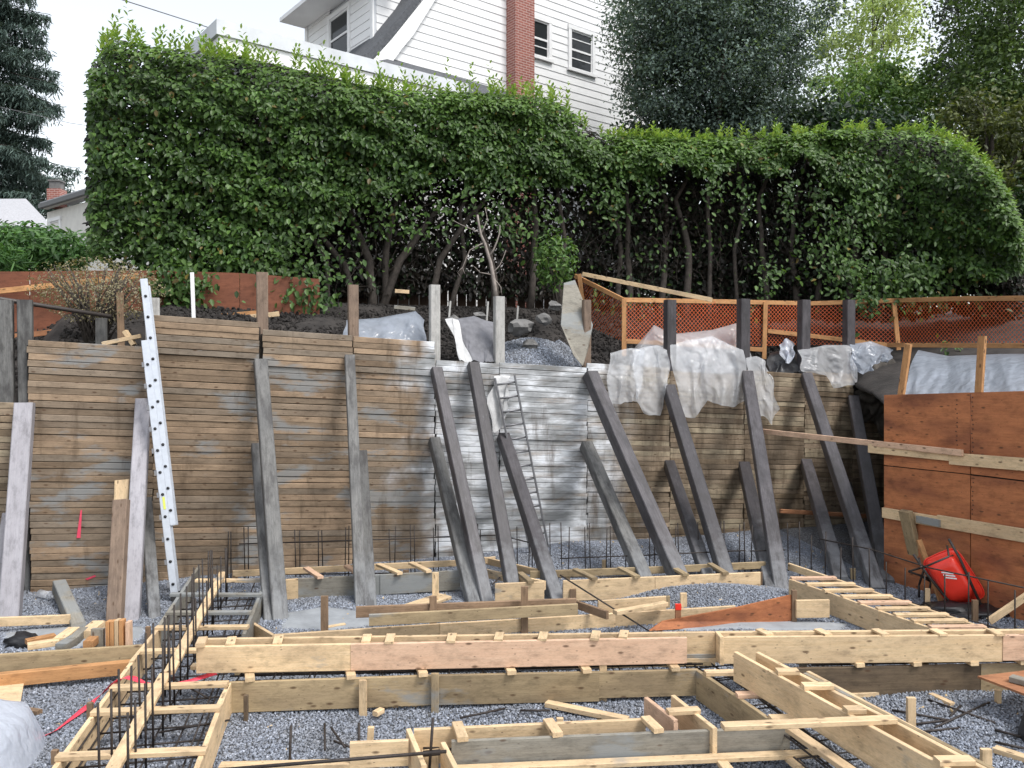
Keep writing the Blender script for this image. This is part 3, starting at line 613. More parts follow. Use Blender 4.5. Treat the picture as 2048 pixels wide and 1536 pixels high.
wdg = extrude('wedge_board', M['ply'], [G(1298, 1262, .02), G(1583, 1243, .02), D(1583, 1190, G(1583, 1243, .02).y), D(1470, 1216, G(1470, 1250, .02).y), D(1325, 1243, G(1325, 1258, .02).y)], (0, .03, 0))
tag(wdg, 'wedge-shaped red plywood board holding back the gravel mound', 'plywood board')
o = stk(None, 1588, 1180, 1246, 'stake', w=.06, t=.05); tag(o, 'brown stake at the high end of the red plywood wedge', 'stake')
fbm = fb(None, 1592, 1200, 1658, 1199, 'new', h=.22); tag(fbm, 'short pale board linking the red plywood wedge to the right footing', 'board')
for a, b, mt, lb in [((712, 1224), (1152, 1207), 'stake', 'brown stained board resting on stakes, upper of two above the curb form'), ((738, 1240), (1155, 1218), 'old', 'tan board with a cut end resting on stakes, lower of two above the curb form')]:
    o = plank('loose_board', M[mt], G(*a, .3), G(*b, .3), .13, .045, None); tag(o, lb, 'board')
o = plank('loose_board', M['new'], G(800, 1222, .08), G(890, 1192, .1), .04, .25); tag(o, 'short pale plank lying aslant behind the staked boards', 'board')
for i, (a, b) in enumerate([((1120, 1150), (1298, 1262)), ((985, 1168), (1005, 1150))]):
    o = tube('loose_rebar', M['rebar'], [D(*a, G(*a, .6).y), G(*b, .05)], .01); tag(o, ['long rebar leaning down across the middle boards', 'short bent rebar at the back footing jog'][i], 'rebar')
# ---- left pile of lumber and odds and ends
LF = thing('curb_form', 'grey-stained edge board with a stake under the pile of lumber offcuts', 'formwork', tuple(G(150, 1330)))
fb(LF, -60, 1312, 287, 1289, 'old', h=.24); stk(LF, 196, 1257, 1334, 'grey', w=.13, t=.05); stk(LF, 245, 1262, 1300, 'grey', w=.05)
for i, (x, yt, mt) in enumerate([(212, 1246, 'orange'), (221, 1245, 'orange'), (230, 1243, 'new'), (239, 1243, 'orange'), (252, 1247, 'pink')]):
    p = G(x, 1291, .26); q = D(x, yt, p.y); o = plank('lumber_offcut', M[mt], (p.x, p.y + .07, .12), (p.x, p.y + .07, q.z), .04, .09, None, up=(1, 0, 0)); tag(o, 'short two-by-four offcut standing on end beside the grey stake', 'offcut', 'offcuts standing on end')
for i, (a, b, w_, t_, mt, lb) in enumerate([((55, 1293), (118, 1283), .06, .1, 'new', 'pale split offcut lying lowest in the lumber pile'), ((52, 1284), (110, 1272), .05, .09, 'orange', 'orange offcut lying across the lumber pile'),
                                             ((118, 1284), (148, 1262), .09, .12, 'new', 'yellow block end-on in the lumber pile'), ((144, 1284), (168, 1262), .09, .09, 'grey', 'grey block end-on in the lumber pile'),
                                             ((170, 1270), (198, 1248), .08, .14, 'new', 'pale block on top of the lumber pile'), ((176, 1290), (196, 1272), .08, .1, 'orange', 'small orange block beside the grey stake'), ((122, 1295), (150, 1278), .08, .12, 'grey', 'grey block under the yellow one in the lumber pile')]):
    o = plank('lumber_offcut', M[mt], G(*a, .3), G(*b, .3), w_, t_); tag(o, lb, 'offcut', 'pile of lumber offcuts')
for a, b, mt, h, lb in [((-40, 1337), (112, 1319), 'redwood', .12, 'short red-brown beam lying against the edge board'), ((-40, 1364), (266, 1333), 'orange', .13, 'long orange-brown beam lying on the gravel to the left footing'), ((-60, 1246), (140, 1238), 'new', .11, 'tan board propped across the foot of the broad lavender brace')]:
    o = plank('beam', M[mt], G(*a, .12), G(*b, .12), h, .09 if mt != 'new' else .04); tag(o, lb, 'timber')
o = plank('kicker_block', M['grey'], D(118, 1172, 11.2), G(158, 1262, .0), .19, .16, c=.01, cut=.3); tag(o, 'short stubby kicker timber leaning toward the lavender brace', 'brace')
for x0, x1, yt, yb, mt, lb in [(243, 228, 1000, 1256, 'post_brown', 'dark stained timber post leaning by the lavender brace'), (244, 234, 960, 1215, 'new', 'yellow board behind the dark stained post')]:
    p = G(x1, yb); q = D(x0, yt, p.y + .5); o = plank('leaning_timber', M[mt], (p.x, p.y, -.1), q, 30 * p.y / FPX, .12 if mt != 'new' else .04, None, up=(1, 0, 0), c=.01); tag(o, lb, 'timber')
o = extrude('plywood_piece', M['new'], [G(-20, 1370, .06), G(48, 1368, .06), G(38, 1424, .06), G(-20, 1428, .06)], (0, 0, .018)); tag(o, 'pale plywood piece lying at the edge of the white tarp', 'plywood')
for a, b, lb, mt in [((35, 1418), (80, 1425), 'small brown stick lying on the gravel by the plywood piece', 'stake'), ((1093, 1407), (1256, 1440), 'pale two-by-four lying loose on the front gravel', 'new'), ((750, 1428), (764, 1420), 'small wood block lying below the front footing boards', 'new'),
                 ((1688, 1390), (1848, 1379), 'thin pale stick lying along the muddy footing board', 'new'), ((1862, 1390), (1905, 1410), 'small pale stick among loose rebar', 'new'), ((1990, 1498), (2060, 1520), 'pale board end at the gravel edge by the black bag', 'new'),
                 ((655, 1256), (690, 1250), 'small pale offcut on the cement patch', 'new')]:
    o = plank('loose_stick', M[mt], G(*a, .03), G(*b, .03), .045, .085 if b[0] - a[0] > 60 else .06); tag(o, lb, 'wood')
for i, (a, b) in enumerate([((920, 1436), (1010, 1417)), ((1040, 1421), (1100, 1421)), ((1852, 1398), (1990, 1446)), ((1784, 1420), (1895, 1440)), ((1870, 1455), (1978, 1405)), ((1832, 1448), (1898, 1440)), ((1836, 1464), (1920, 1456)), ((1900, 1433), (1920, 1412)), ((1990, 1460), (2048, 1475)), ((1990, 1484), (2048, 1497))]):
    o = tube('loose_rebar', M['rebar'], [G(*a, .03), G((a[0] + b[0]) / 2, (a[1] + b[1]) / 2, .035), G(*b, .03)], .0105); tag(o, 'loose length of rebar lying on the gravel behind the pad form' if i < 2 else 'loose length of rebar lying on the open gravel beside the slanting stem form', 'rebar', 'loose rebar by the pad form' if i < 2 else 'loose rebar on the gravel')
for x, yt, yb, lb, w_ in [(1822, 1395, 1460, 'pale stake standing among the loose rebar', .075), (1996, 1380, 1412, 'pale stake under the plywood corner', .05), (1972, 1498, 1560, 'pinkish stake standing beside the slanting stem form', .08)]:
    o = stk(None, x, yt, yb, 'new', w=w_); tag(o, lb, 'stake')
o = extrude('plywood_sheet', M['redwood'], [G(1955, 1356, .3), G(2090, 1340, .3), G(2140, 1420, .3), G(2075, 1402, .3)], (0, 0, .02)); tag(o, 'brown plywood sheet propped over the gravel at the right', 'plywood')
o = plank('loose_block', M['grey'], G(2022, 1356, .35), G(2060, 1366, .35), .05, .1); tag(o, 'grey block lying on the brown plywood sheet', 'wood')
# red plastic ribbon
rp = [G(70, 1479, .02), G(110, 1462, .02), G(150, 1432, .03), G(185, 1405, .06), G(215, 1378, .2), G(238, 1360, .34), G(252, 1354, .36), G(268, 1357, .36), G(290, 1366, .33), G(330, 1368, .3), G(380, 1362, .3), G(432, 1346, .28)]
V = []; F = []
dp = []
for a, b in zip(rp, rp[1:]): dp += [a, a.lerp(b, .5)]
dp.append(rp[-1])
for i, p in enumerate(dp):
    d = (dp[min(i + 1, len(dp) - 1)] - dp[max(i - 1, 0)]).normalized(); s = d.cross(Vector((0, 0, 1))).normalized()
    tw = Vector((0, 0, 1)) * .5 * math.sin(i * .8); s = (s + tw).normalized() * .025; V += [p - s, p + s, p + s + Vector((0, 0, .002)), p - s + Vector((0, 0, .002))]
for i in range(len(dp) - 1): F += [(i * 4 + k, i * 4 + (k + 1) % 4, i * 4 + 4 + (k + 1) % 4, i * 4 + 4 + k) for k in range(4)]
tag(mesh('ribbon', V, F, M['redtape'], smooth=True), 'bright red plastic ribbon trailing over the left footing form', 'ribbon')
# crumpled dark cloth and bottle
def lump(name, mat, c, sx, sy, sz, sub=3, amp=.35, f=4, parent=None):
    bm = bmesh.new(); bmesh.ops.create_icosphere(bm, subdivisions=sub, radius=1)
    for v in bm.verts:
        k = 1 + amp * nz1((v.co.x + c[0] * 3, v.co.y + c[1] * 3, v.co.z + c[2]), f * .5); v.co = Vector((v.co.x * sx * k + c[0], v.co.y * sy * k + c[1], v.co.z * sz * k + c[2]))
    me = bpy.data.meshes.new(name); bm.to_mesh(me); bm.free(); me.polygons.foreach_set('use_smooth', [name != 'rubble_stone'] * len(me.polygons))
    o = bpy.data.objects.new(name, me); me.materials.append(mat); return link(o, parent)
tag(lump('cloth_heap', M['black'], tuple(G(50, 1284, .04)), .2, .12, .08, 3, .6, 6), 'crumpled black cloth lying beside the lumber pile', 'cloth')
bt = thing('plastic_bottle', 'clear plastic bottle lying on the gravel near the wall', 'bottle', tuple(G(92, 1186)))
c0, c1 = G(80, 1186, .06), G(108, 1194, .05)
tube('body', M['poly'], [c0, c0.lerp(c1, .7)], .05, bt, 12); tube('neck', M['poly'], [c0.lerp(c1, .7), c0.lerp(c1, .9)], .05, bt, 12, .018); tube('cap', M['white'], [c0.lerp(c1, .9), c1], .02, bt, 12)
# tarp in the lower left corner
def heap(name, mat, cx, cy, rx, ry, h, n=54, z0=0.0):
    V = []; F = []
    for j in range(n + 1):
        for i in range(n + 1):
            u, v = -1 + 2 * i / n, -1 + 2 * j / n; r = math.hypot(u, v); k = max(0, 1 - r ** 1.25) if r < 1 else 0
            x, y = cx + rx * u, cy + ry * v
            V.append((x, y, z0 + gz(x, y) + h * k * (1 + .15 * nz1((x, y, 0), 4)) + (.22 * (1 - abs(nz1((x * 1.2, y * .35, 1), 2.6)))) * (k > 0) * min(1, 4 * k) - .06 * (r >= 1)))
    F = [(j * (n + 1) + i, j * (n + 1) + i + 1, (j + 1) * (n + 1) + i + 1, (j + 1) * (n + 1) + i) for j in range(n) for i in range(n)]
    return mesh(name, V, F, mat, None, None, True)
q = G(10, 1530, 0)
tag(heap('tarp_bundle', M['tarp'], q.x - .3, q.y - .1, .52, .8, .42), 'white plastic tarp heaped over something on the gravel', 'tarp')
q = G(2098, 1490, 0); bg_ = heap('black_bag', M['black'], q.x, q.y,   .2, .3, .24); tag(bg_, 'black bag standing on the gravel near loose rebar', 'bag')
# ================================================================== LADDERS
def rail_ladder(name, lb, a0, a1, width, n, mat, deep, parent_sections=1):
    th = thing(name, lb, 'ladder', tuple(a0)); return th
L1 = thing('extension_ladder', 'tall aluminium extension ladder leaning against the wall', 'ladder', tuple(G(350, 1190)))
fo = G(352, 1196, .0); to = WP(279, 566, .18)
ax = (to - fo).normalized(); sd = Vector((-.33, .94, 0)); sd = (sd - ax * sd.dot(ax)).normalized(); nn = ax.cross(sd)
LL = (to - fo).length
for sec, (f0, f1, off) in enumerate([(0, .80, 0.0), (.22, 1.0, -.075)]):
    w2 = .2 if sec == 0 else .18
    for s in (-1, 1):
        a = fo + ax * LL * f0 + sd * w2 * s + nn * off; b = fo + ax * LL * f1 + sd * w2 * s + nn * off
        plank('rail', M['alu'], a, b, .1, .03, L1, up=nn, c=.006)
    d = LL * f0 + .2
    while d < LL * f1 - .05:
        c = fo + ax * d + nn * off; tube('rung', M['alu'], [c - sd * (w2 + .022), c + sd * (w2 + .022)], .016, L1, 8)
        for s in (-1, 1):    # dark rung ends
            tube('rung_end', M['black'], [c + sd * (w2 + .013) * s, c + sd * (w2 + .026) * s], .021, L1, 8)
        if sec == 0: kk = MB(); kk.box(c - sd * (w2 + .01) + nn * .058, sd * .02, nn * .016, ax * .035); kk.build('rung_lock', M['steel_grey'], L1)
        d += .305
for s in (-1, 1):
    c = fo + sd * .2 * s; plank('foot', M['rubber'], c - ax * .02, c + ax * .08, .1, .045, L1, up=nn)
st = fo + ax * LL * .27 - sd * .218; plank('sticker', M['yellow'], st - nn * .005, st - nn * .005 + ax * .17, .03, .004, L1, up=nn)
L2 = thing('narrow_ladder', 'narrow dull grey ladder leaning on the concrete-splashed bay', 'ladder', tuple(G(1090, 1110)))
ta, tb_ = WP(1029, 750, .2), WP(990, 756, .2); fa, fb_ = G(1099, 1106, .0), G(1062, 1113, 0.0)
plank('rail', M['steel_grey'], fa, ta, .03, .065, L2); plank('rail', M['steel_grey'], fb_, tb_, .03, .065, L2)
for i in range(13): f = (i + .5) / 13; tube('rung', M['steel_grey'], [fa.lerp(ta, f), fb_.lerp(tb_, f)], .018, L2, 8)
# ================================================================== RED PLYWOOD HOARDING on the right
PA, PB = D(1775, 900, 12.15), D(2048, 900, 10.25); PA.z = PB.z = 0; PD = (PB - PA).normalized(); PN = Vector((PD.y, -PD.x, 0)); PN = PN if PN.y < 0 else -PN
def PP(x, y, off=0.0): return PL(x, y, PA + PN * off, PN)
HB = thing('plywood_hoarding', 'red-brown plywood hoarding with pale horizontal walers on the right', 'hoarding', tuple(PA))
def sheet(x0, x1, yt0, yt1, yb0, yb1, th, mat='ply', off=0.0, name='sheet'):
    pts = [PP(x0, yt0, off), PP(x1, yt1, off), PP(x1, yb1, off), PP(x0, yb0, off)]
    a = (pts[0] + pts[3]) / 2; b = (pts[1] + pts[2]) / 2; M4, L = frame(a, b); Mi = M4.inverted(); V = [Mi @ p for p in pts]; V += [v + Vector((0, .018, 0)) for v in V]
    return mesh(name, V, [(0, 3, 2, 1), (4, 5, 6, 7), (0, 1, 5, 4), (1, 2, 6, 5), (2, 3, 7, 6), (3, 0, 4, 7)], M[mat], th, M4)
sheet(1768, 1940, 790, 785, 930, 948, HB); sheet(1942, 2160, 785, 779, 948, 974, HB); sheet(1768, 1940, 932, 950, 1200, 1240, HB); sheet(1942, 2160, 951, 977, 1242, 1300, HB)
for x0, y0, x1, y1, t_, off in [(1738, 896, 1925, 914, .14, -.03), (1900, 917, 2160, 938, .16, -.035), (1766, 1025, 1890, 1046, .15, -.03), (1876, 1042, 2160, 1090, .17, -.035)]:
    plank('waler', M['new'], PP(x0, y0, -off), PP(x1, y1, -off), t_, .045, HB)
plank('block', M['grey'], PP(1834, 1038, .07), PP(1880, 1047, .07), .1, .05, HB)
for x, yt, yb, mt in [(1809, 688, 800, 'orange'), (1961, 672, 800, 'orange')]:
    a = PP(x - (8 if x < 1900 else 4), yb, -.06); b = PP(x + (8 if x < 1900 else 4), yt, -.06); plank('stud', M[mt], a, b, .1, .05, HB, up=PD)
for x, y0, y1 in [(1945, 795, 925), (1913, 800, 915), (1945, 965, 1030)]:   # nail heads along the studs
    k = MB(); y = y0
    while y < y1:
        c = PP(x + random.uniform(-2, 2), y, .004); k.box(c, PD * .006, PN * .004, (0, 0, .006)); y += 9
    k.build('nail_heads', M['black'], HB)['kind'] = 'stuff'
o = plank('long_two_by_four', M['pink'], WP(1520, 862, .9), PP(1925, 906, .09), .085, .04); tag(o, 'thin two-by-four running level from the braces to the red plywood', 'timber')
o = plank('short_tie', M['redwood'], WP(1560, 1022, 1.3), WP(1765, 1034, 1.5), .07, .04); tag(o, 'short reddish tie board between the shaded braces', 'timber')
p = G(1846, 1175); o = plank('leaning_timber', M['old'], (p.x, p.y, -.05), PP(1811, 1022, .14), .19, .09, None, up=PD, c=.01); tag(o, 'stout tan post leaning against the lower waler', 'timber')
p = G(1884, 1207); o = plank('leaning_timber', M['orange'], (p.x, p.y, .0), PP(1838, 1080, .2), .07, .04, None, up=(1, 0, 0)); tag(o, 'thin orange two-by-four leaning in front of the red wheelbarrow', 'timber')
o = plank('diagonal_brace', M['new'], G(1978, 1243, .12), PP(2100, 1160, .1), .085, .04); tag(o, 'pale diagonal two-by-four bracing the foot of the red plywood', 'timber')
# wheelbarrow tipped on its nose against the plywood
WB = thing('wheelbarrow', 'bright red wheelbarrow tipped up against the red plywood', 'wheelbarrow', tuple(G(1905, 1208)))
c = PP(1906, 1163, .36); WS = .74
Lx = Vector((-.44, .2, .78)).normalized(); Nz = Vector((-.55, -.72, .12)); Nz = (Nz - Lx * Nz.dot(Lx)).normalized(); Wy = Nz.cross(Lx)   # Nz points out of the tub's underside
def loft(rings, name, mat, parent, close=True):
    V = []; F = []; n = len(rings[0])
    for r_ in rings: V += r_
    for i in range(len(rings) - 1):
        for j in range(n): F.append((i * n + j, i * n + (j + 1) % n, (i + 1) * n + (j + 1) % n, (i + 1) * n + j))
    if close: F.append(tuple(range(n))[::-1]); F.append(tuple((len(rings) - 1) * n + j for j in range(n)))
    return mesh(name, V, F, mat, parent, None, True)
def rrect(l, w_, z, sh=0.0, taper=1.0):
    out = []
    for k in range(24):
        a = 2 * math.pi * k / 24; ca, sa = math.cos(a), math.sin(a); e = .35
        u = math.copysign(abs(ca) ** e, ca) * l / 2; v = math.copysign(abs(sa) ** e, sa) * w_ / 2 * (taper if u > 0 else 1)
        out.append(c + (Lx * (u + sh) + Wy * v + Nz * z) * WS)
    return out
loft([rrect(.98, .66, -.2), rrect(.95, .63, -.2), rrect(.86, .58, -.1, .02), rrect(.74, .5, .02, .04), rrect(.6, .42, .085, .05), rrect(.4, .3, .1, .05)], 'tray', M['red'], WB)
loft([rrect(1.0, .68, -.215), rrect(1.0, .68, -.195), rrect(.96, .64, -.195), rrect(.96, .64, -.215)], 'rim', M['red'], WB, False)
Lx, Wy, Nz = Lx * WS, Wy * WS, Nz * WS
for s in (-1, 1):
    tube('handle', M['pipe'], [c - Lx * .5 + Wy * .2 * s + Nz * .1, c + Lx * .3 + Wy * .31 * s + Nz * .0, c + Lx * .68 + Wy * .33 * s - Nz * .04], .018, WB, 8)
    tube('leg', M['pipe'], [c + Lx * .42 + Wy * .25 * s + Nz * .08, c + Lx * .5 + Wy * .25 * s + Nz * .42, c + Lx * .6 + Wy * .26 * s + Nz * .07], .013, WB, 8)
tube('cross_bar', M['pipe'], [c + Lx * .5 - Wy * .25 + Nz * .42, c + Lx * .5 + Wy * .25 + Nz * .42], .013, WB, 8)
wc = c - Lx * .58 + Nz * .22
tp = [wc + (Lx * math.cos(a) + Nz * math.sin(a)) * .15 for a in [2 * math.pi * i / 24 for i in range(25)]]
ty = tube('tyre', M['rubber'], tp, .045, WB, 8); tube('rim_disc', M['steel_grey'], [wc - Wy * .03, wc + Wy * .03], .1, WB, 16)
for i in range(3):   # white painted emblem strokes on the underside
    a = c + Lx * (.14 - .05 * i) - Wy * .1 + Nz * .106; plank('emblem_stroke', M['white'], a, a + Wy * .16 + Lx * .1, .018, .004, WB, up=Nz.cross(Wy))
# pile of dark stuff around the barrow
tag(lump('debris_heap', M['black'], tuple(G(1925, 1222, .03)), .5, .3, .1, 3, .7, 6), 'low heap of dark rubbish under the red wheelbarrow', 'debris')
JK = thing('rebar_chair', 'black wire rebar frame standing beside the leaning tan post', 'wire frame', tuple(G(1840, 1195)))
for a, b in [((1817, 1143), (1850, 1133)), ((1850, 1133), (1838, 1170)), ((1817, 1143), (1862, 1158)), ((1838, 1170), (1838, 1195)), ((1862, 1158), (1858, 1190)), ((1850, 1133), (1862, 1158)), ((1838, 1150), (1866, 1166))]:
    tube('wire', M['rebar'], [D(*a, 11.2), D(*b, 11.2)], .014, JK)
# ================================================================== UPPER BANK behind the wall
ssz = np.array(sorted(SZTOP)); sE = ws(WP(1790, 900))
def wtop(s): return float(np.interp(s, ssz[:, 0], ssz[:, 1]))
front = []
for s in np.linspace(-14, sE, 70): p = wpt(s, 0, -.14); front.append((p.x, p.y, wtop(s) - .2 - (.1 if ws(WP(870, 900)) < s < ws(WP(1170, 900)) else 0), -WN, 4.2 + 3.5 * max(0, (s - sE + 4) / 4)))
E = wpt(sE, 0, -.14); back_r = Vector((.45, .9, 0)).normalized()
for f in np.linspace(.08, 1, 16): p = E.lerp(PA - PN * .12, f); front.append((p.x, p.y, 2.75 - .4 * f, (-WN).lerp(back_r, f), 7.7 + 3.2 * f))
for f in np.linspace(.05, 3.2, 24): p = (PA - PN * .12).lerp(PB - PN * .12, f); front.append((p.x, p.y, 2.3, back_r, 11))
vs = [0, .12, .3, .55, .8, 1.1, 1.4, 1.8, 2.2, 2.7, 3.2, 3.8, 4.5, 6, 9, 15, 30, 80, 250]
V = []; F = []
for (x, y, z, d, rl_) in front:
    V.append((x, y, -.4))
    for v in vs:
        k = min(1, v / rl_); k = k * k * (3 - 2 * k) * .8 + .2 * min(1, v / rl_)
        px_, py_ = x + d.x * v, y + d.y * v; zz = z + (4.45 - z) * k + (.09 * nz1((px_, py_, 0), 2.2) + .05 * nz1((px_, py_, 5), 6)) * min(1, v * 2) * (v < 10) + .06 * max(0, v - rl_)
        V.append((px_, py_, zz))
n = len(vs) + 1
for i in range(len(front) - 1):
    for j in range(n - 1): F.append((i * n + j, (i + 1) * n + j, (i + 1) * n + j + 1, i * n + j + 1))
struct(mesh('earth_bank', V, F, M['soil'], None, None, True))
def tzat(x, y):    # approximate bank height at a world point behind the wall
    p = Vector((x, y, 0)); s = ws(p); o = -(p - W0).dot(WN) - .14; z = wtop(max(min(s, sE), -14)) - .2; k = max(0, min(1, o / 4.2)); k = k * k * (3 - 2 * k) * .8 + .2 * k
    return z + (4.45 - z) * k
# gravel slope spilling over the splashed bay
def gslope(u, v):
    a = WP(1030 + 225 * u, 720, -.16); o = v * 1.3; p = a - WN * o; z = wtop(ws(a)) - .1 + (.55 + .25 * u) * v ** .8 * math.sin(math.pi * min(1, .15 + u)) ** .5 - .1 * (1 - v)
    return (p.x, p.y, z)
g2 = stones('gravel_pile', gslope, 20, 14, 1300, .012, .026); g2['label'] = 'grey gravel heap spilling down the bank above the splashed bay'; g2['category'] = 'gravel'
struct(grid('gravel_slope', M['gravel'], gslope, 20, 14))
# rubble stones on the bank
for i, (x, y, sz) in enumerate([(1042, 655, .2), (1090, 640, .15), (960, 632, .12), (1062, 690, .13), (1110, 612, .14), (905, 640, .1), (980, 668, .12)]):
    p = WP(x, y, -1.0 - .02 * i); o = lump('rubble_stone', M['rock'], tuple(p), sz, sz * .8, sz * .7, 2, .55, 4); tag(o, 'grey rubble stone lying on the dark bank above the wall', 'stone', 'rubble on the bank')
# hollow of raw earth at the right end of the lagging
o = lump('earth_clod', M['earth'], tuple(WP(1758, 795, .1)), .45, .35, .6, 5, .55, 7); tag(o, 'raw dark earth bulging out beside the right end of the lagging', 'earth')
# ---- sheets of plastic -------------------------------------------------
def poly(pts, f):
    P_ = [Vector((a, b, 0)) for a, b in pts]; L = [0]
    for a, b in zip(P_, P_[1:]): L.append(L[-1] + (b - a).length)
    d = f * L[-1]
    for i in range(len(P_) - 1):
        if d <= L[i + 1] + 1e-9: k = (d - L[i]) / max(1e-9, L[i + 1] - L[i]); return P_[i].lerp(P_[i + 1], k)
    return P_[-1]
def drape(name, lb, top, bot, mat, offs, folds, amp=.05, nu=76, nv=46, PF=WP, seed=0, cat='plastic sheet'):
    U, Vv = [q.ravel() for q in np.meshgrid(np.arange(nu + 1) / nu, np.arange(nv + 1) / nv)]
    n3 = lambda a_, b_, c_, f: nz(np.stack([a_, b_, np.full(len(U), float(c_))], 1), f)
    ph = folds * 9.5 * U + 1.6 * np.sin(2.3 * Vv + seed) + seed; wd_ = (poly(top, 1) - poly(top, 0)).length / 90.0
    cu = U * wd_ + .18 * n3(U * 3, Vv * 3, seed + 2, 1.0); cv = Vv * .9 + .15 * n3(U * 3, Vv * 2, seed + 5, 1.0)
    fo = amp * ((.4 + .6 * Vv) * (.8 * np.sin(ph * .6) + 2.0 * (.5 - np.abs(n3(cu * 3.2, cv * .9, seed, 1.6)))) + .5 * (.5 - np.abs(n3(cu * 4.5 + cv * 2, cv * 2.5, seed + 3, 1.7))) + .18 * (.5 - np.abs(n3(cu * 10 - cv * 4, cv * 9, seed + 6, 1.7))))
    fo += amp * .5 * n3(U * 4 + seed, Vv * 3, seed, 1.3) + amp * .22 * (1 - 2 * np.abs(n3(U * 9, Vv * 6, seed, 1.1)))
    hem = 5 * Vv * n3(U * 6, U * 0 + seed, 0, 1.5); off = offs[0] + (offs[1] - offs[0]) * Vv ** .55 + fo; sx = 3 * np.sin(Vv * 7 + seed + U * 9)
    ta = [poly(top, i / nu) for i in range(nu + 1)]; tb = [poly(bot, i / nu) for i in range(nu + 1)]; V = []
    for k in range(len(U)):
        q = ta[k % (nu + 1)].lerp(tb[k % (nu + 1)], Vv[k]); V.append(PF(q.x + sx[k], q.y + hem[k], off[k]))
    F = [(j * (nu + 1) + i, j * (nu + 1) + i + 1, (j + 1) * (nu + 1) + i + 1, (j + 1) * (nu + 1) + i) for j in range(nv) for i in range(nu)]
    return tag(mesh(name, V, F, M[mat], None, None, True), lb, cat)
drape('plastic_sheet', 'narrow white plastic flap hanging beside the concrete splash', [(1218, 706), (1262, 696), (1292, 702)], [(1216, 806), (1242, 808), (1276, 800)], 'poly', (-.05, .14), 3, seed=1)
drape('plastic_sheet', 'rounded plastic flap tucked left of the dark post', [(1268, 700), (1310, 690), (1337, 700)], [(1270, 794), (1290, 826), (1318, 832), (1338, 770)], 'poly', (-.05, .17), 3, seed=2)
drape('plastic_sheet', 'widest bunched plastic flap between two dark posts', [(1340, 690), (1420, 672), (1488, 700)], [(1362, 834), (1392, 836), (1412, 800), (1440, 812), (1472, 815), (1494, 800)], 'poly', (-.08, .22), 5, amp=.07, seed=3)
drape('plastic_sheet', 'narrow pointed plastic flap hanging right of a dark post', [(1494, 716), (1512, 712), (1530, 722), (1542, 750)], [(1512, 820), (1530, 836), (1545, 850), (1557, 815)], 'poly', (-.05, .22), 2, seed=4)
drape('plastic_sheet', 'torn plastic flap ending in a point above the tan lagging', [(1598, 700), (1650, 690), (1700, 690)], [(1604, 742), (1650, 752), (1670, 778), (1712, 770), (1712, 740)], 'poly', (-.1, .15), 3, seed=5)
drape('plastic_sheet', 'smaller bluish plastic bunch at the end of the lagging', [(1700, 688), (1745, 682), (1785, 700)], [(1704, 742), (1730, 748), (1756, 742), (1782, 720)], 'polyd', (-.12, .12), 3, seed=6)
drape('plastic_sheet', 'bluish plastic sheet lying on the bank between two posts', [(690, 640), (760, 636), (828, 622), (850, 640)], [(688, 690), (760, 696), (850, 700)], 'polyd', (-1.0, -.3), 3, amp=.04, seed=7)
drape('plastic_sheet', 'clear plastic heaped behind the orange mesh', [(1262, 700), (1310, 650), (1350, 668), (1420, 660), (1476, 645), (1500, 690)], [(1262, 742), (1340, 748), (1420, 748), (1500, 742)], 'poly', (-.75, -.2), 4, amp=.06, seed=8)
drape('plastic_sheet', 'broad plastic sheet spread over the bank above the red plywood', [(1835, 700), (1900, 712), (2000, 708), (2180, 706)], [(1800, 800), (1880, 800), (2000, 796), (2180, 792)], 'polyd', (-1.9, -.14), 5, amp=.07, nu=110, PF=PP, seed=9)
drape('fabric_sheet', 'grey filter fabric sagging over the bank between the pale posts', [(905, 640), (945, 632), (990, 645)], [(938, 722), (965, 724), (992, 722)], 'geo', (-.9, -.15), 2, amp=.03, seed=10, cat='fabric')
drape('fabric_edge', 'pale folded strip edging the grey filter fabric', [(893, 638), (905, 634), (914, 640)], [(922, 722), (932, 724), (942, 722)], 'geo_pale', (-.8, -.08), 1, amp=.02, nu=14, seed=11, cat='fabric')
drape('fabric_sheet', 'pale fabric scrap hanging over the narrow grey ladder', [(990, 752), (1004, 750), (1018, 752)], [(974, 812), (988, 866), (1006, 856), (1016, 800)], 'geo_pale', (.06, .22), 1, amp=.02, nu=20, seed=12, cat='fabric')
drape('plastic_bag', 'crumpled white bag lying on the wall top behind the lagging', [(1556, 690), (1575, 676), (1590, 690)], [(1566, 718), (1578, 726), (1586, 716)], 'tarp', (-.4, -.12), 2, amp=.08, nu=20, nv=16, seed=13, cat='bag')
drape('fabric_sheet', 'black fabric lying in the notch beside the crumpled white bag', [(1536, 706), (1570, 700), (1602, 712)], [(1536, 744), (1570, 746), (1604, 744)], 'black', (-.6, -.1), 2, amp=.04, nu=24, nv=16, seed=14, cat='fabric')
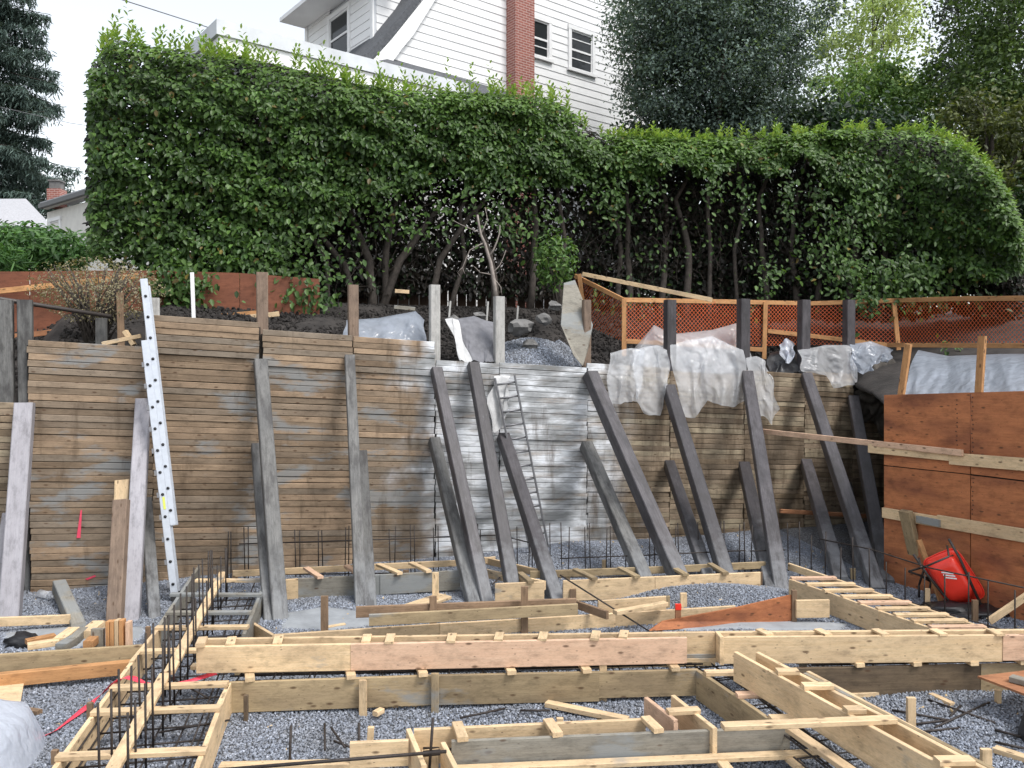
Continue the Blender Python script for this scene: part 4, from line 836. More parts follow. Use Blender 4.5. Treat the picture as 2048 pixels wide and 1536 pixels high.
# leaning plywood scrap
o = extrude('plywood_scrap', M['grey'], [WP(1128, 566, -.5), WP(1150, 560, -.5), WP(1186, 650, -.12), WP(1176, 700, -.08), WP(1166, 732, .05), WP(1148, 712, .02), WP(1122, 650, -.2)], -WN * .02); tag(o, 'cement-smeared pointed plywood scrap leaning on the bank', 'plywood')
for i, (x, yt, yb) in enumerate([(900, 602, 625), (975, 603, 640), (1035, 612, 645)]):
    a = WP(x - 3, yb, -1.2); b = WP(x + 1, yt, -1.2); o = plank('survey_stake', M['post_pale'], a - Vector((0, 0, .2)), b, .035, .02, None, up=WDIR); tag(o, 'small pale stake stuck in the dark bank', 'stake', 'stakes on the bank')
for a, b, lb in [((790, 582), (818, 584), 'pale board end lying on the bank under the laurels'), ((788, 614), (830, 618), 'grey board lying on the bank behind the plastic sheet')]:
    o = plank('loose_board', M['new' if a[1] < 600 else 'grey'], WP(*a, -2.3), WP(*b, -2.3), .07, .04); tag(o, lb, 'board')
# ---- orange mesh fence --------------------------------------------------
OF = thing('safety_fence', 'orange plastic mesh fence on an orange two-by-four frame above the wall', 'fence', tuple(D(1500, 690, 17)))
top = [(1150, 552, 17.6), (1247, 600, 16.3), (1430, 603, 16.9), (1620, 607, 17.6), (1790, 601, 17.2), (1900, 598, 15.9), (2130, 596, 13.6)]
botm = [(1150, 640, 17.6), (1247, 684, 16.3), (1430, 694, 16.9), (1620, 690, 17.6), (1790, 694, 17.2), (1900, 694, 15.9), (2130, 694, 13.6)]
T = [D(*p) for p in top]; Bt = [D(*p) for p in botm]
for a, b in zip(T[1:], T[2:]): plank('rail', M['orange'], a, b, .09, .04, OF)
plank('rail', M['orange'], T[0], T[1], .09, .04, OF)
for i, (x0, y0, x1, y1) in enumerate([(1247, 682, 1420, 692), (1420, 692, 1530, 700), (1535, 662, 1640, 674), (1640, 674, 1775, 690), (1775, 690, 2130, 692)]):
    da = float(np.interp(x0, [p[0] for p in top], [p[2] for p in top])) - .03; db = float(np.interp(x1, [p[0] for p in top], [p[2] for p in top])) - .03
    plank('rail', M['orange'], D(x0, y0, da), D(x1, y1, db), .09, .04, OF)
for x, y0, y1, xt in [(1248, 598, 712, 1248), (1528, 604, 718, 1531), (1797, 606, 700, 1788), (1170, 548, 640, 1158)]:
    dd = float(np.interp(x, [p[0] for p in top], [p[2] for p in top])) - .04; plank('post', M['orange'], D(x, y1, dd), D(xt, y0, dd), .09, .04, OF, up=(1, 0, 0))
def net(T, Bt, off, name):
    k = MB(); cell = .085
    for a, b, c0_, d_ in zip(T, T[1:], Bt, Bt[1:]):
        U = (b - a); L = U.length; dn = Vector((-U.y, U.x, 0)).normalized() * off; H = ((a - c0_).length + (b - d_).length) / 2
        def pt(u, v):
            sag = .02 * math.sin(u * 2.1) + .02 * nz1((u, v, off), 3); q = (c0_.lerp(d_, u / L)).lerp(a.lerp(b, u / L), v / H); return q + dn + dn.normalized() * sag if off else q + Vector((0, sag, 0))
        for sgn in (1, -1):
            u0 = -H if sgn > 0 else 0
            s_ = u0
            while s_ < (L if sgn > 0 else L + H):
                # line u = s_ + sgn*v
                v0, v1 = 0, H
                if sgn > 0: v0 = max(0, -s_); v1 = min(H, L - s_)
                else: v0 = max(0, s_ - L); v1 = min(H, s_)
                if v1 - v0 > .02:
                    m = max(1, int((v1 - v0) / .3)); w_ = .0062
                    for i in range(m):
                        va, vb = v0 + (v1 - v0) * i / m, v0 + (v1 - v0) * (i + 1) / m; ua, ub = s_ + sgn * va, s_ + sgn * vb
                        P_ = [pt(ua - w_, va), pt(ua + w_, va), pt(ub + w_, vb), pt(ub - w_, vb)]; k.add(P_, [(0, 1, 2, 3)])
                s_ += cell
    o = k.build(name, M['netm'], OF); return o
net(T, Bt, 0, 'mesh_panel')
o = plank('long_rail', M['new'], D(1165, 548, 17.2), D(1424, 600, 16.2), .085, .04); tag(o, 'pale two-by-four sloping down onto the orange fence frame', 'timber')
# ---- pipe handrail, stub posts and clutter at the left end
o = tube('pipe_handrail', M['pipe'], [D(-60, 588, 11.6), D(0, 598, 11.8), D(222, 633, 12.6)], .032, None, 8); tag(o, 'dark pipe handrail sloping down in front of the brown hoarding', 'handrail')
for x, xt, yt, yb, mt, w_, lb in [(243, 240, 585, 692, 'stake', .1, 'leaning wood post beside the dry twiggy shrub'), (203, 203, 636, 700, 'rk_grey', .16, 'grey stub post among the dry twigs'), (388, 384, 545, 632, 'white', .06, 'thin white stake in front of the brown hoarding')]:
    a = WP(x, yb, -.9); b = WP(xt, yt, -.9); o = plank('stub_post', M[mt], a - Vector((0, 0, .25)), b, w_, w_ * .7, None, up=WDIR); tag(o, lb, 'post')
for a, b, lb in [((205, 688), (282, 672), 'yellow offcut lying on top of the left lagging bay'), ((250, 662), (268, 690), 'short orange block leaning by the aluminium ladder')]:
    o = plank('offcut', M['new'], WP(*a, -.25), WP(*b, -.2), .06, .09); tag(o, lb, 'offcut')
# ---- brown plywood hoarding behind the left bays
LH = thing('site_hoarding', 'red-brown plywood hoarding behind the left end of the wall', 'hoarding', tuple(D(300, 660, 15)))
xs = [-120, 60, 190, 320, 480, 640]; yt = [543, 543, 541, 541, 546, 558]; yb = [722, 712, 690, 672, 664, 660]; dd = [13.4, 13.9, 14.4, 14.9, 15.3, 15.7]
for i in range(5):
    pts = [D(xs[i], yt[i], dd[i]), D(xs[i + 1] - 1, yt[i + 1], dd[i + 1]), D(xs[i + 1] - 1, yb[i + 1], dd[i + 1]), D(xs[i], yb[i], dd[i])]
    a = (pts[0] + pts[3]) / 2; b = (pts[1] + pts[2]) / 2; M4, L = frame(a, b); V = [M4.inverted() @ p for p in pts]; V += [v + Vector((0, .02, 0)) for v in V]
    mesh('panel', V, [(0, 3, 2, 1), (4, 5, 6, 7), (0, 1, 5, 4), (1, 2, 6, 5), (2, 3, 7, 6), (3, 0, 4, 7)], M['fence'], LH, M4)
for a, b, mt in [((-80, 592, 13.4), (130, 569, 14.0), 'orange'), ((130, 569, 14.0), (280, 552, 14.3), 'orange'), ((-40, 682, 13.5), (160, 658, 14.1), 'redwood'), ((160, 658, 14.1), (520, 626, 15.05), 'orange'), ((380, 648, 14.6), (560, 628, 15.1), 'new')]:
    plank('rail', M[mt], D(*a) - Vector((0, .05, 0)), D(*b) - Vector((0, .05, 0)), .09, .04, LH)
# ---- old cedar fence behind the laurels
def hl(x): return 79500 / (5500 - x)
CFN = thing('cedar_fence', 'old dark cedar board fence behind the laurel trunks', 'fence', tuple(D(900, 620, 19.5)))
x = 560
while x < 1150:
    d0 = hl(x) + 1.9; w_ = random.uniform(.19, .23); a = D(x, 628, d0); b = D(x, 543 + random.uniform(-5, 5), d0)
    plank('fence_board', M['cedar'], a, b, w_, .022, CFN, up=WDIR, c=.003); x += w_ * FPX / d0 + 1.5
plank('rail', M['cedar'], D(560, 560, hl(560) + 2.0), D(1150, 560, hl(1150) + 2.0), .09, .05, CFN)
# ================================================================== FOLIAGE
def leaves(name, mat, P, Nr, size, tints, parent, droop=.6, aspect=.45, jit=.6, up=False):
    """P (n,3) leaf bases, Nr (n,3) facing, size (n,), tints (n,3): one mesh of folded six-point leaves"""
    n = len(P); Nr = Nr + rng.normal(0, jit, (n, 3)); Nr /= np.linalg.norm(Nr, axis=1)[:, None] + 1e-9
    T_ = rng.normal(0, 1, (n, 3)); T_[:, 2] -= droop * 2 if not up else -droop * 2
    T_ -= Nr * np.sum(T_ * Nr, 1)[:, None]; T_ /= np.linalg.norm(T_, axis=1)[:, None] + 1e-9
    B_ = np.cross(Nr, T_); L = size[:, None]; W = L * aspect / 2
    o = [P, P + T_ * L * .3 - B_ * W + Nr * W * .3, P + T_ * L * .7 - B_ * W * .85 + Nr * W * .25, P + T_ * L - Nr * L * .08, P + T_ * L * .7 + B_ * W * .85 + Nr * W * .25, P + T_ * L * .3 + B_ * W + Nr * W * .3]
    V = np.stack(o, 1).reshape(-1, 3).astype(np.float32)
    base = (np.arange(n) * 6)[:, None]
    idx = np.concatenate([base + np.array([[0, 1, 2, 3]]), base + np.array([[0, 3, 4, 5]])], 1).reshape(-1).astype(np.int32)
    me = bpy.data.meshes.new(name); me.vertices.add(len(V)); me.vertices.foreach_set('co', V.ravel()); me.loops.add(len(idx)); me.loops.foreach_set('vertex_index', idx)
    me.polygons.add(2 * n); me.polygons.foreach_set('loop_start', np.arange(0, 8 * n, 4, dtype=np.int32)); me.polygons.foreach_set('loop_total', np.full(2 * n, 4, np.int32))
    me.update(calc_edges=True)
    at = me.attributes.new('tint', 'FLOAT_COLOR', 'POINT'); col = np.ones((n, 6, 4), np.float32); col[:, :, :3] = tints[:, None, :]; at.data.foreach_set('color', col.ravel())
    ob = bpy.data.objects.new(name, me); me.materials.append(mat); return link(ob, parent)
def tint(n, a, b, p=1.0, dead=0.0):
    f = rng.random(n)[:, None] ** p; c = np.array(a) * (1 - f) + np.array(b) * f
    c *= rng.uniform(.75, 1.25, (n, 1))
    if dead: k = rng.random(n) < dead; c[k] = np.array((.16, .12, .03)) * rng.uniform(.6, 1.3, (k.sum(), 1))
    return c
def pxs(x, y, d):
    """vectorised pixel + distance -> world"""
    u = (x - 1024) / FPX; v = (768 - y) / FPX; ry = math.cos(PITCH) + v * math.sin(PITCH); rz = -math.sin(PITCH) + v * math.cos(PITCH)
    t = d / ry; return np.stack([u * t, ry * t, HC + rz * t], 1)
DG, LG, YG = (.024, .058, .013), (.085, .155, .034), (.34, .44, .13)
def shoot(P0, h, n, size, lst):
    """an upright leafy shoot"""
    lean = rng.normal(0, .12, 2)
    for k in range(n):
        f = (k + .5) / n; a = k * 2.4; lst.append((P0[0] + lean[0] * h * f, P0[1] + lean[1] * h * f, P0[2] + h * f, math.cos(a), math.sin(a), size * (1 - .35 * f)))
def sprigs(name, mat, lst, parent, c0, c1):
    A_ = np.array(lst); n = len(A_); Nr = np.stack([-A_[:, 3] * .5, -A_[:, 4] * .5, np.full(n, .8)], 1)
    # leaves point outward and up
    T_ = np.stack([A_[:, 3], A_[:, 4], rng.uniform(.3, 1.3, n)], 1); T_ /= np.linalg.norm(T_, axis=1)[:, None]
    B_ = np.cross(T_, Nr); B_ /= np.linalg.norm(B_, axis=1)[:, None] + 1e-9; Nn = np.cross(B_, T_); L = A_[:, 5][:, None]; W = L * .2; P = A_[:, :3]
    V = np.stack([P, P + T_ * L * .35 - B_ * W + Nn * W * .4, P + T_ * L * .72 - B_ * W * .8 + Nn * W * .3, P + T_ * L, P + T_ * L * .72 + B_ * W * .8 + Nn * W * .3, P + T_ * L * .35 + B_ * W + Nn * W * .4], 1).reshape(-1, 3)
    F = [q for i in range(n) for q in ((i * 6, i * 6 + 1, i * 6 + 2, i * 6 + 3), (i * 6, i * 6 + 3, i * 6 + 4, i * 6 + 5))]
    o = mesh(name, V, F, mat, parent); at = o.data.attributes.new('tint', 'FLOAT_COLOR', 'POINT'); col = np.ones((n, 6, 4), np.float32); col[:, :, :3] = tint(n, c0, c1)[:, None, :]; at.data.foreach_set('color', col.ravel()); return o
def hedge(name, lb, tops, bots, depf, n_front, n_mid, n_back, back_bot, x0, x1, trunks, sparse, leaf=.125, nshoots=150, shoot_h=(.2, .6), rag=34):
    th = thing(name, lb, 'hedge', tuple(D((x0 + x1) / 2, 620, depf((x0 + x1) / 2) + .8)))
    tx, ty = zip(*tops); bx, by = zip(*bots); out = []
    def layer(n, o0, o1, bot_shift, ragged, dens=None, botarr=None):
        x = rng.uniform(x0, x1, n); t = np.interp(x, tx, ty); b = np.interp(x, bx if botarr is None else [q[0] for q in botarr], by if botarr is None else [q[1] for q in botarr])
        y = t + (b + bot_shift - t) * rng.random(n)
        # ragged lower edge and clumped surface
        cl = nz(np.stack([x / 60, y / 45, x * 0], 1), 1.5); b2 = b + ragged * nz(np.stack([x / 40, x * 0, x * 0 + 3], 1), 1.2)
        c2 = nz(np.stack([x / 22, y / 18, x * 0 + 7], 1), 1.3); keep = (y < b2) & ((botarr is not None) | (rng.random(n) < .72 + .5 * cl + .35 * c2))
        x, y, cl = x[keep], y[keep], cl[keep]
        d = depf(x) + o0 + (o1 - o0) * rng.random(len(x)) ** 1.5 - .28 * cl
        # rounded shoulders at top
        d = d + .5 * np.exp(-(y - np.interp(x, tx, ty)) / 12)
        return x, y, d
    X_ = []; Y_ = []; D_ = []; I_ = []
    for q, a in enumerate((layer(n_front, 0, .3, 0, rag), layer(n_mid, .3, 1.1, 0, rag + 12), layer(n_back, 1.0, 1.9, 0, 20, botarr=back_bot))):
        X_.append(a[0]); Y_.append(a[1]); D_.append(a[2]); I_.append(np.full(len(a[0]), q == 2))     # q 2: dead brown inner leaves, with the hollow's shade painted into their tint
    for (sx, sy, rx, ry, nn_, od) in sparse:      # hanging sprays and lone clumps
        X_.append(rng.normal(sx, rx, nn_)); Y_.append(rng.normal(sy, ry, nn_)); D_.append(depf(np.full(nn_, sx)) + od + rng.normal(0, .15, nn_)); I_.append(np.zeros(nn_, bool))
    X_ = np.concatenate(X_); Y_ = np.concatenate(Y_); D_ = np.concatenate(D_); inner = np.concatenate(I_); P = pxs(X_, Y_, D_); n = len(P)
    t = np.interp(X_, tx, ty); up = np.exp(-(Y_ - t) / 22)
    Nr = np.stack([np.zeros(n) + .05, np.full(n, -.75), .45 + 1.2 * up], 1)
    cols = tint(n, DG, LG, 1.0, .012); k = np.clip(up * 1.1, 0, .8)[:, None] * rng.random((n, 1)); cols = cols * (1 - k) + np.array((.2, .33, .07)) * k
    nb = int(inner.sum()); cols[inner] = np.where(rng.random((nb, 1)) < .8, np.array([[.02, .016, .012]]), np.array([[.02, .035, .015]])) * rng.uniform(.6, 1.5, (nb, 1))  # near-black inner tint stands in for the shade inside the hedge
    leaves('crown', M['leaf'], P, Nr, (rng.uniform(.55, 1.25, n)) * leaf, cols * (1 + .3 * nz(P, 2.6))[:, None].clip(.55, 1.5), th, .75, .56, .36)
    lst = []
    for i in range(nshoots):
        x = rng.uniform(x0 + 15, x1 - 15); y = np.interp(x, tx, ty); q = pxs(np.array([x]), np.array([y + 6.]), np.array([depf(x) + rng.uniform(.1, 1.2)]))[0]
        shoot(q, rng.uniform(*shoot_h) * (1.3 if rng.random() < .25 else .8), 12, .155, lst)
    sprigs('young_shoots', M['leaf'], lst, th, (.17, .29, .07), YG)
    for pts, r0, r1 in trunks:
        p = [D(a, b, float(depf(a)) + .9 + (.3 * nz1((a, b, 0), .02))) for a, b in pts]; q = []
        for a, b in zip(p, p[1:]): q += [a, a.lerp(b, .33) + Vector((nz1(a, 3), 0, nz1(b, 2))) * .04, a.lerp(b, .66) + Vector((nz1(b, 3), 0, 0)) * .04]
        q.append(p[-1]); q[0].z -= .15; tube('trunk', M['bark'], q, r0, th, 8, r1)
    return th
bx = [(180, 500), (240, 545), (300, 580), (390, 590), (430, 540), (560, 530), (610, 450), (650, 470), (700, 410), (760, 385), (900, 365), (1000, 385), (1100, 375), (1190, 360)]
def dl(x): return 79500 / (5500 - np.asarray(x, float)) - .2
tr = [([(745, 622), (738, 520), (702, 430), (690, 360)], .11, .05), ([(760, 620), (800, 520), (852, 450), (905, 380)], .1, .05), ([(715, 620), (690, 530), (640, 470), (600, 430)], .09, .04), ([(770, 618), (772, 500), (792, 400), (800, 330)], .08, .05),
      ([(990, 622), (985, 540), (960, 450), (940, 380)], .1, .05), ([(1060, 618), (1072, 450), (1062, 340)], .08, .05), ([(860, 620), (880, 520), (940, 430), (1000, 370)], .08, .04), ([(640, 610), (560, 588), (470, 552), (430, 520)], .06, .03), ([(900, 618), (930, 520), (920, 420), (960, 350)], .06, .03), ([(1120, 618), (1130, 480), (1110, 350)], .07, .04), ([(660, 615), (652, 520), (600, 440), (540, 380)], .07, .04)]
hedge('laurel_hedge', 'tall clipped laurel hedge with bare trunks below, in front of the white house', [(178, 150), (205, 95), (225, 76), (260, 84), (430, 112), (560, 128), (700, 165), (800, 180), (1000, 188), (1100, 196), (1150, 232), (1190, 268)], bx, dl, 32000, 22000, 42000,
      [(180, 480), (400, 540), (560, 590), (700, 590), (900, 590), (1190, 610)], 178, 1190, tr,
      [(335, 572, 42, 22, 1000, -.25), (590, 540, 60, 16, 260, -.1), (600, 590, 34, 24, 260, -.4), (630, 605, 22, 18, 90, 0), (600, 470, 60, 30, 250, 0), (1015, 450, 22, 22, 110, -.3), (820, 430, 110, 40, 260, .3), (985, 370, 60, 30, 160, -.2), (1085, 430, 30, 40, 120, .2), (740, 400, 60, 40, 260, 0), (480, 535, 60, 20, 200, 0)])
def dr(x): x = np.asarray(x, float); return np.interp(x, [1180, 1500, 1800, 2050], [18.6, 18.9, 18.0, 16.2]) - .1
bxr = [(1180, 385), (1235, 350), (1290, 362), (1350, 335), (1420, 352), (1480, 325), (1540, 350), (1600, 332), (1650, 365), (1700, 400), (1750, 470), (1800, 530), (1850, 578), (1950, 580), (2046, 540)]
trr = [([(x + random.uniform(-8, 8), 628), (x + random.uniform(-14, 14), 500), (x + random.uniform(-22, 22), 400), (x + random.uniform(-30, 30), 310)], random.uniform(.05, .1), .035) for x in (1235, 1262, 1318, 1372, 1424, 1470, 1530, 1590, 1640, 1700, 1760)]
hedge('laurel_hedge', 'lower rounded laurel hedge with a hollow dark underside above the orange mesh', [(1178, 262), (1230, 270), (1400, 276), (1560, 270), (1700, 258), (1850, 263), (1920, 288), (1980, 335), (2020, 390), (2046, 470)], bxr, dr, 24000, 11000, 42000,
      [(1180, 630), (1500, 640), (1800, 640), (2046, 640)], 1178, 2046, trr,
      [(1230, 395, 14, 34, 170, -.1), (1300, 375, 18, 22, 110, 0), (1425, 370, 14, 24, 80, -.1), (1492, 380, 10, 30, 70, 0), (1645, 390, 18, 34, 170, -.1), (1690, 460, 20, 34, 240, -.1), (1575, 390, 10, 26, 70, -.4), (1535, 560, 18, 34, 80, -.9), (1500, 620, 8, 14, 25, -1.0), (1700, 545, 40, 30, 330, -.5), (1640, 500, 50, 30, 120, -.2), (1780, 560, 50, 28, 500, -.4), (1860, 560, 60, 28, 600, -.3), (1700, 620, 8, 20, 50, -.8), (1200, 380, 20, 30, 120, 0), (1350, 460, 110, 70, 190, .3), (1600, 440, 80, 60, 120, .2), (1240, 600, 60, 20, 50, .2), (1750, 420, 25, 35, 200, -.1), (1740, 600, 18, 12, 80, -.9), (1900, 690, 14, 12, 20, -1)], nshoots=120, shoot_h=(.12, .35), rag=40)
# fine dead twigs hanging in the hollow of the hedge
def twigs(name, x0, x1, y0, y1, n, depf, parent=None, mat='bark', r=.006):
    k = MB()
    for i in range(n):
        x, y = random.uniform(x0, x1), random.uniform(y0, y1); d = float(depf(x)) + random.uniform(.3, 1.6); p = D(x, y, d); dr_ = Vector((random.gauss(0, .5), random.gauss(0, .3), random.gauss(.9, .5))).normalized(); q = [p]
        for s in range(4): dr_ = (dr_ + Vector((random.gauss(0, .25), random.gauss(0, .2), random.gauss(0, .2)))).normalized(); q.append(q[-1] + dr_ * random.uniform(.12, .3))
        k.tube(q, r, n=4, r2=r * .4)
    return k.build(name, M[mat], parent)
for x0, x1, n_, f_, nm in [(560, 1190, 170, dl, 'bare dark twigs tangled under the tall laurel hedge'), (1190, 1780, 240, dr, 'bare dark twigs tangled in the hollow of the lower hedge')]:
    o = twigs('dead_twigs', x0, x1, 330, 590, n_, f_); tag(o, nm, 'twigs'); o['kind'] = 'stuff'
# pale dead branch hanging by the trunks
DB = thing('dead_branch', 'pale bare dead branch hanging above the rubble bank', 'branch', tuple(D(988, 590, 15.9)))
for pts, r0, r1 in [([(992, 596), (985, 545), (975, 505), (962, 470), (955, 430)], .045, .02), ([(978, 515), (995, 480), (1000, 450)], .02, .008), ([(968, 485), (940, 500), (925, 535), (930, 548)], .014, .005), ([(984, 545), (1000, 530), (1012, 500)], .014, .005), ([(985, 550), (960, 545), (945, 530)], .012, .004), ([(960, 465), (935, 455), (905, 440)], .012, .005), ([(990, 560), (1002, 575), (1004, 590)], .012, .004), ([(962, 470), (975, 440), (970, 415)], .013, .005), ([(925, 535), (915, 545), (922, 555)], .006, .003)]:
    q = [D(a, b, 16.0) for a, b in pts]; q2 = []
    for a, b in zip(q, q[1:]): q2 += [a, a.lerp(b, .5) + Vector((nz1(a, 5), nz1(b, 4), 0)) * .03]
    tube('branch', M['barkpale'], q2 + [q[-1]], r0, DB, 6, r1)
# ---- free-standing shrubs
def shrub(name, lb, cx, cy, dep, rx, ry, rz, n, leaf, c0, c1, stems=6, base_y=None, mat='leaf', cat='shrub', aspect=.4, droop=.2, stem_mat='bark'):
    c = D(cx, cy, dep); bz = D(cx, base_y or cy, dep).z; th = thing(name, lb, cat, (c.x, c.y, bz))
    u = rng.normal(0, 1, (n, 3)); u /= np.linalg.norm(u, axis=1)[:, None]; r = rng.random(n) ** (1 / 3.2); r *= 1 + .22 * nz(u, 2.5)
    P = np.array(c) + u * r[:, None] * np.array([rx, ry, rz]); Nr = u * .8 + np.array([0, -.2, .5])
    leaves('foliage', M[mat], P, Nr, rng.uniform(.7, 1.2, n) * leaf, tint(n, c0, c1), th, droop, aspect, .6)
    for i in range(stems):
        e = c + Vector((random.uniform(-rx, rx) * .7, random.uniform(-ry, ry) * .6, random.uniform(0, rz) * .8)); b0 = Vector((c.x + random.uniform(-.15, .15), c.y, bz - .1))
        tube('stem', M[stem_mat], [b0, b0.lerp(e, .5) + Vector((random.uniform(-.1, .1), 0, .1)), e], .02, th, 5, .006)
    return th
shrub('laurel_bush', 'glossy green laurel bush behind the brown hoarding', 55, 502, 19, 1.5, 1.1, .62, 3800, .17, (.03, .085, .022), (.12, .24, .07), 6, 545)
shrub('laurel_bush', 'green laurel seedling growing out of the bank beside the orange fence', 1108, 520, 16.6, .45, .4, .6, 900, .11, (.04, .1, .025), (.13, .22, .05), 5, 620)
shrub('dry_shrub', 'dry twiggy shrub with tiny tan leaves by the pipe handrail', 190, 580, 13.0, 1.05, .5, .5, 3800, .045, (.17, .145, .085), (.34, .3, .19), 70, 690, 'leaf2', stem_mat='bark')
shrub('grass_clump', 'tuft of strappy grass at the top of the brown hoarding', 12, 524, 16.5, .4, .3, .25, 260, .3, (.04, .11, .03), (.1, .2, .06), 0, 545, 'leaf2', 'grass', .1, -.2)
def clods(u, v):
    s = -3 + (sE + 2.5) * u; o = .2 + 4.2 * v; p = wpt(s, 0, -o); return (p.x, p.y, tzat(p.x, p.y) + .03)
cl = stones('soil_clods', clods, 60, 20, 130, .015, .06); cl['label'] = 'dark clods of earth and litter strewn over the bank'; cl['category'] = 'soil'
for nd in cl.modifiers[0].node_group.nodes:
    if nd.bl_idname == 'GeometryNodeSetMaterial': nd.inputs['Material'].default_value = M['soil']
# ================================================================== TREES
def tree(name, lb, cx, cy, dep, rx, ry, rz, nclump, nleaf, leaf, c0, c1, mat='leaf2', trunk_r=.2, base=4.3, clump_r=.7, hollow=.55, limbs=12, aspect=.5, droop=.3):
    c = np.array(D(cx, cy, dep)); th = thing(name, lb, 'tree', (c[0], c[1], base))
    u = rng.normal(0, 1, (nclump, 3)); u /= np.linalg.norm(u, axis=1)[:, None]; r = hollow + (1 - hollow) * rng.random(nclump) ** .6; r *= 1 + .16 * nz(u, 2.2)
    CC = c + u * r[:, None] * np.array([rx, ry, rz]); k = rng.integers(0, nclump, nleaf); off = rng.normal(0, 1, (nleaf, 3)) * np.array([1, 1, .7]) * clump_r * rng.uniform(.5, 1.2, nclump)[k][:, None] * .55
    P = CC[k] + off; Nr = off / (np.linalg.norm(off, axis=1)[:, None] + 1e-6) * .7 + np.array([0, -.2, .6]); ct = rng.uniform(.75, 1.25, nclump)[k][:, None]
    leaves('crown', M[mat], P, Nr, rng.uniform(.7, 1.3, nleaf) * leaf, tint(nleaf, c0, c1) * ct, th, droop, aspect, .7)
    b = Vector((c[0], c[1], base - .3)); top = Vector(c) + Vector((0, 0, rz * .6)); tk = [b.lerp(top, f) + Vector((nz1((f, cx, 0), 3), nz1((f, cx, 4), 3), 0)) * .25 * f for f in np.linspace(0, 1, 8)]
    t = tube('trunk', M['bark'], tk, trunk_r, th, 8, trunk_r * .3)
    for i in range(limbs):
        a = tk[random.randint(2, 6)]; e = Vector(CC[random.randint(0, nclump - 1)]); tube('limb', M['bark'], [a, a.lerp(e, .5) + Vector((0, 0, .25)), e], trunk_r * .3, th, 5, .015)
    return th
tree('holly_tree', 'dense dark blue-green evergreen tree beside the white house', 1432, 75, 23.5, 3.0, 2.5, 3.5, 520, 100000, .095, (.045, .072, .06), (.16, .22, .19), trunk_r=.3, clump_r=.62, hollow=.25)
tree('evergreen_tree', 'dark evergreen standing close behind the lower hedge', 1580, 430, 25, 6.2, 1.8, 3.2, 420, 48000, .19, (.012, .028, .016), (.035, .065, .035), trunk_r=.2, clump_r=.8)
tree('maple_tree', 'airy light green spring tree between two dark trees', 1745, 110, 40, 3.2, 3.0, 5.5, 170, 11000, .2, (.24, .32, .13), (.44, .51, .25), trunk_r=.16, clump_r=.7, hollow=.25, limbs=26)
tree('young_tree', 'mid-green leafy tree below the airy spring tree', 1790, 225, 34, 3.8, 2.5, 1.9, 150, 14000, .17, (.07, .14, .035), (.2, .31, .09), trunk_r=.12, clump_r=.6, hollow=.3)
tree('oak_tree', 'tall olive-brown tree on the right edge behind the hedge', 2075, 150, 25, 2.5, 2.2, 4.6, 280, 34000, .14, (.04, .075, .026), (.14, .21, .065), trunk_r=.26, clump_r=.75)
tree('dark_tree', 'dark leafless-looking tree crown behind the olive-brown tree', 2010, 20, 31, 2.5, 2.2, 4.2, 150, 16000, .14, (.03, .038, .034), (.085, .1, .09), trunk_r=.2, clump_r=.8)
tree('ivy_tree', 'brownish ivy-hung tree low beside the rounded hedge end', 1985, 330, 22, 1.6, 1.2, 1.9, 90, 9000, .13, (.045, .06, .022), (.13, .15, .05), trunk_r=.15, clump_r=.6)
tree('ivy_tree', 'shaded dark shrub tree right of the rounded hedge end', 2075, 500, 18.5, 1.0, .9, 1.7, 60, 6000, .13, (.015, .035, .014), (.04, .075, .025), trunk_r=.1, clump_r=.5)
# conifer on the left
def conifer(lb, cx, dep, ybase, ytop, rmax, n, c0, c1):
    b = D(cx, ybase, dep); t = D(cx, ytop, dep); th = thing('fir_tree', lb, 'tree', tuple(b)); H = (t - b).length; tube('trunk', M['bark'], [b, t], .35, th, 8, .04)
    P = []; T_ = []
    nb = 240
    for i in range(nb):
        f = (i + random.random()) / nb; z = b.z + H * (.04 + .94 * f); R_ = rmax * (1 - f) ** .7 * random.uniform(.72, 1.12); a = random.uniform(0, 6.283); dx, dy = math.cos(a), math.sin(a); pts = []
        for s in np.linspace(0, 1, 6): pts.append(Vector((b.x + dx * R_ * s, b.y + dy * R_ * s, z - .28 * R_ * s ** 1.4 + .1 * R_ * s ** 4)))
        if i % 2 == 0: tube('branch', M['bark'], pts, .04, th, 4, .01)
        m = int(n / nb * (.35 + 1.3 * (1 - f)))
        s = rng.random(m) ** .7; side = rng.normal(0, .2 * R_ ** .5, m) * (1.1 - s * .8); hang = -np.abs(rng.normal(0, .3, m))
        P.append(np.stack([b.x + dx * R_ * s - dy * side, b.y + dy * R_ * s + dx * side, z - .28 * R_ * s ** 1.4 + .1 * R_ * s ** 4 + hang], 1))
    P = np.concatenate(P); m = len(P); leaves('crown', M['needle'], P, np.tile([0, -.5, .6], (m, 1)), rng.uniform(.6, 1.3, m) * .38, tint(m, c0, c1), th, 1.3, .16, .6)
conifer('tall dark fir tree behind the neighbouring roofs', -12, 46, 545, -420, 4.9, 95000, (.05, .078, .068), (.12, .165, .145))
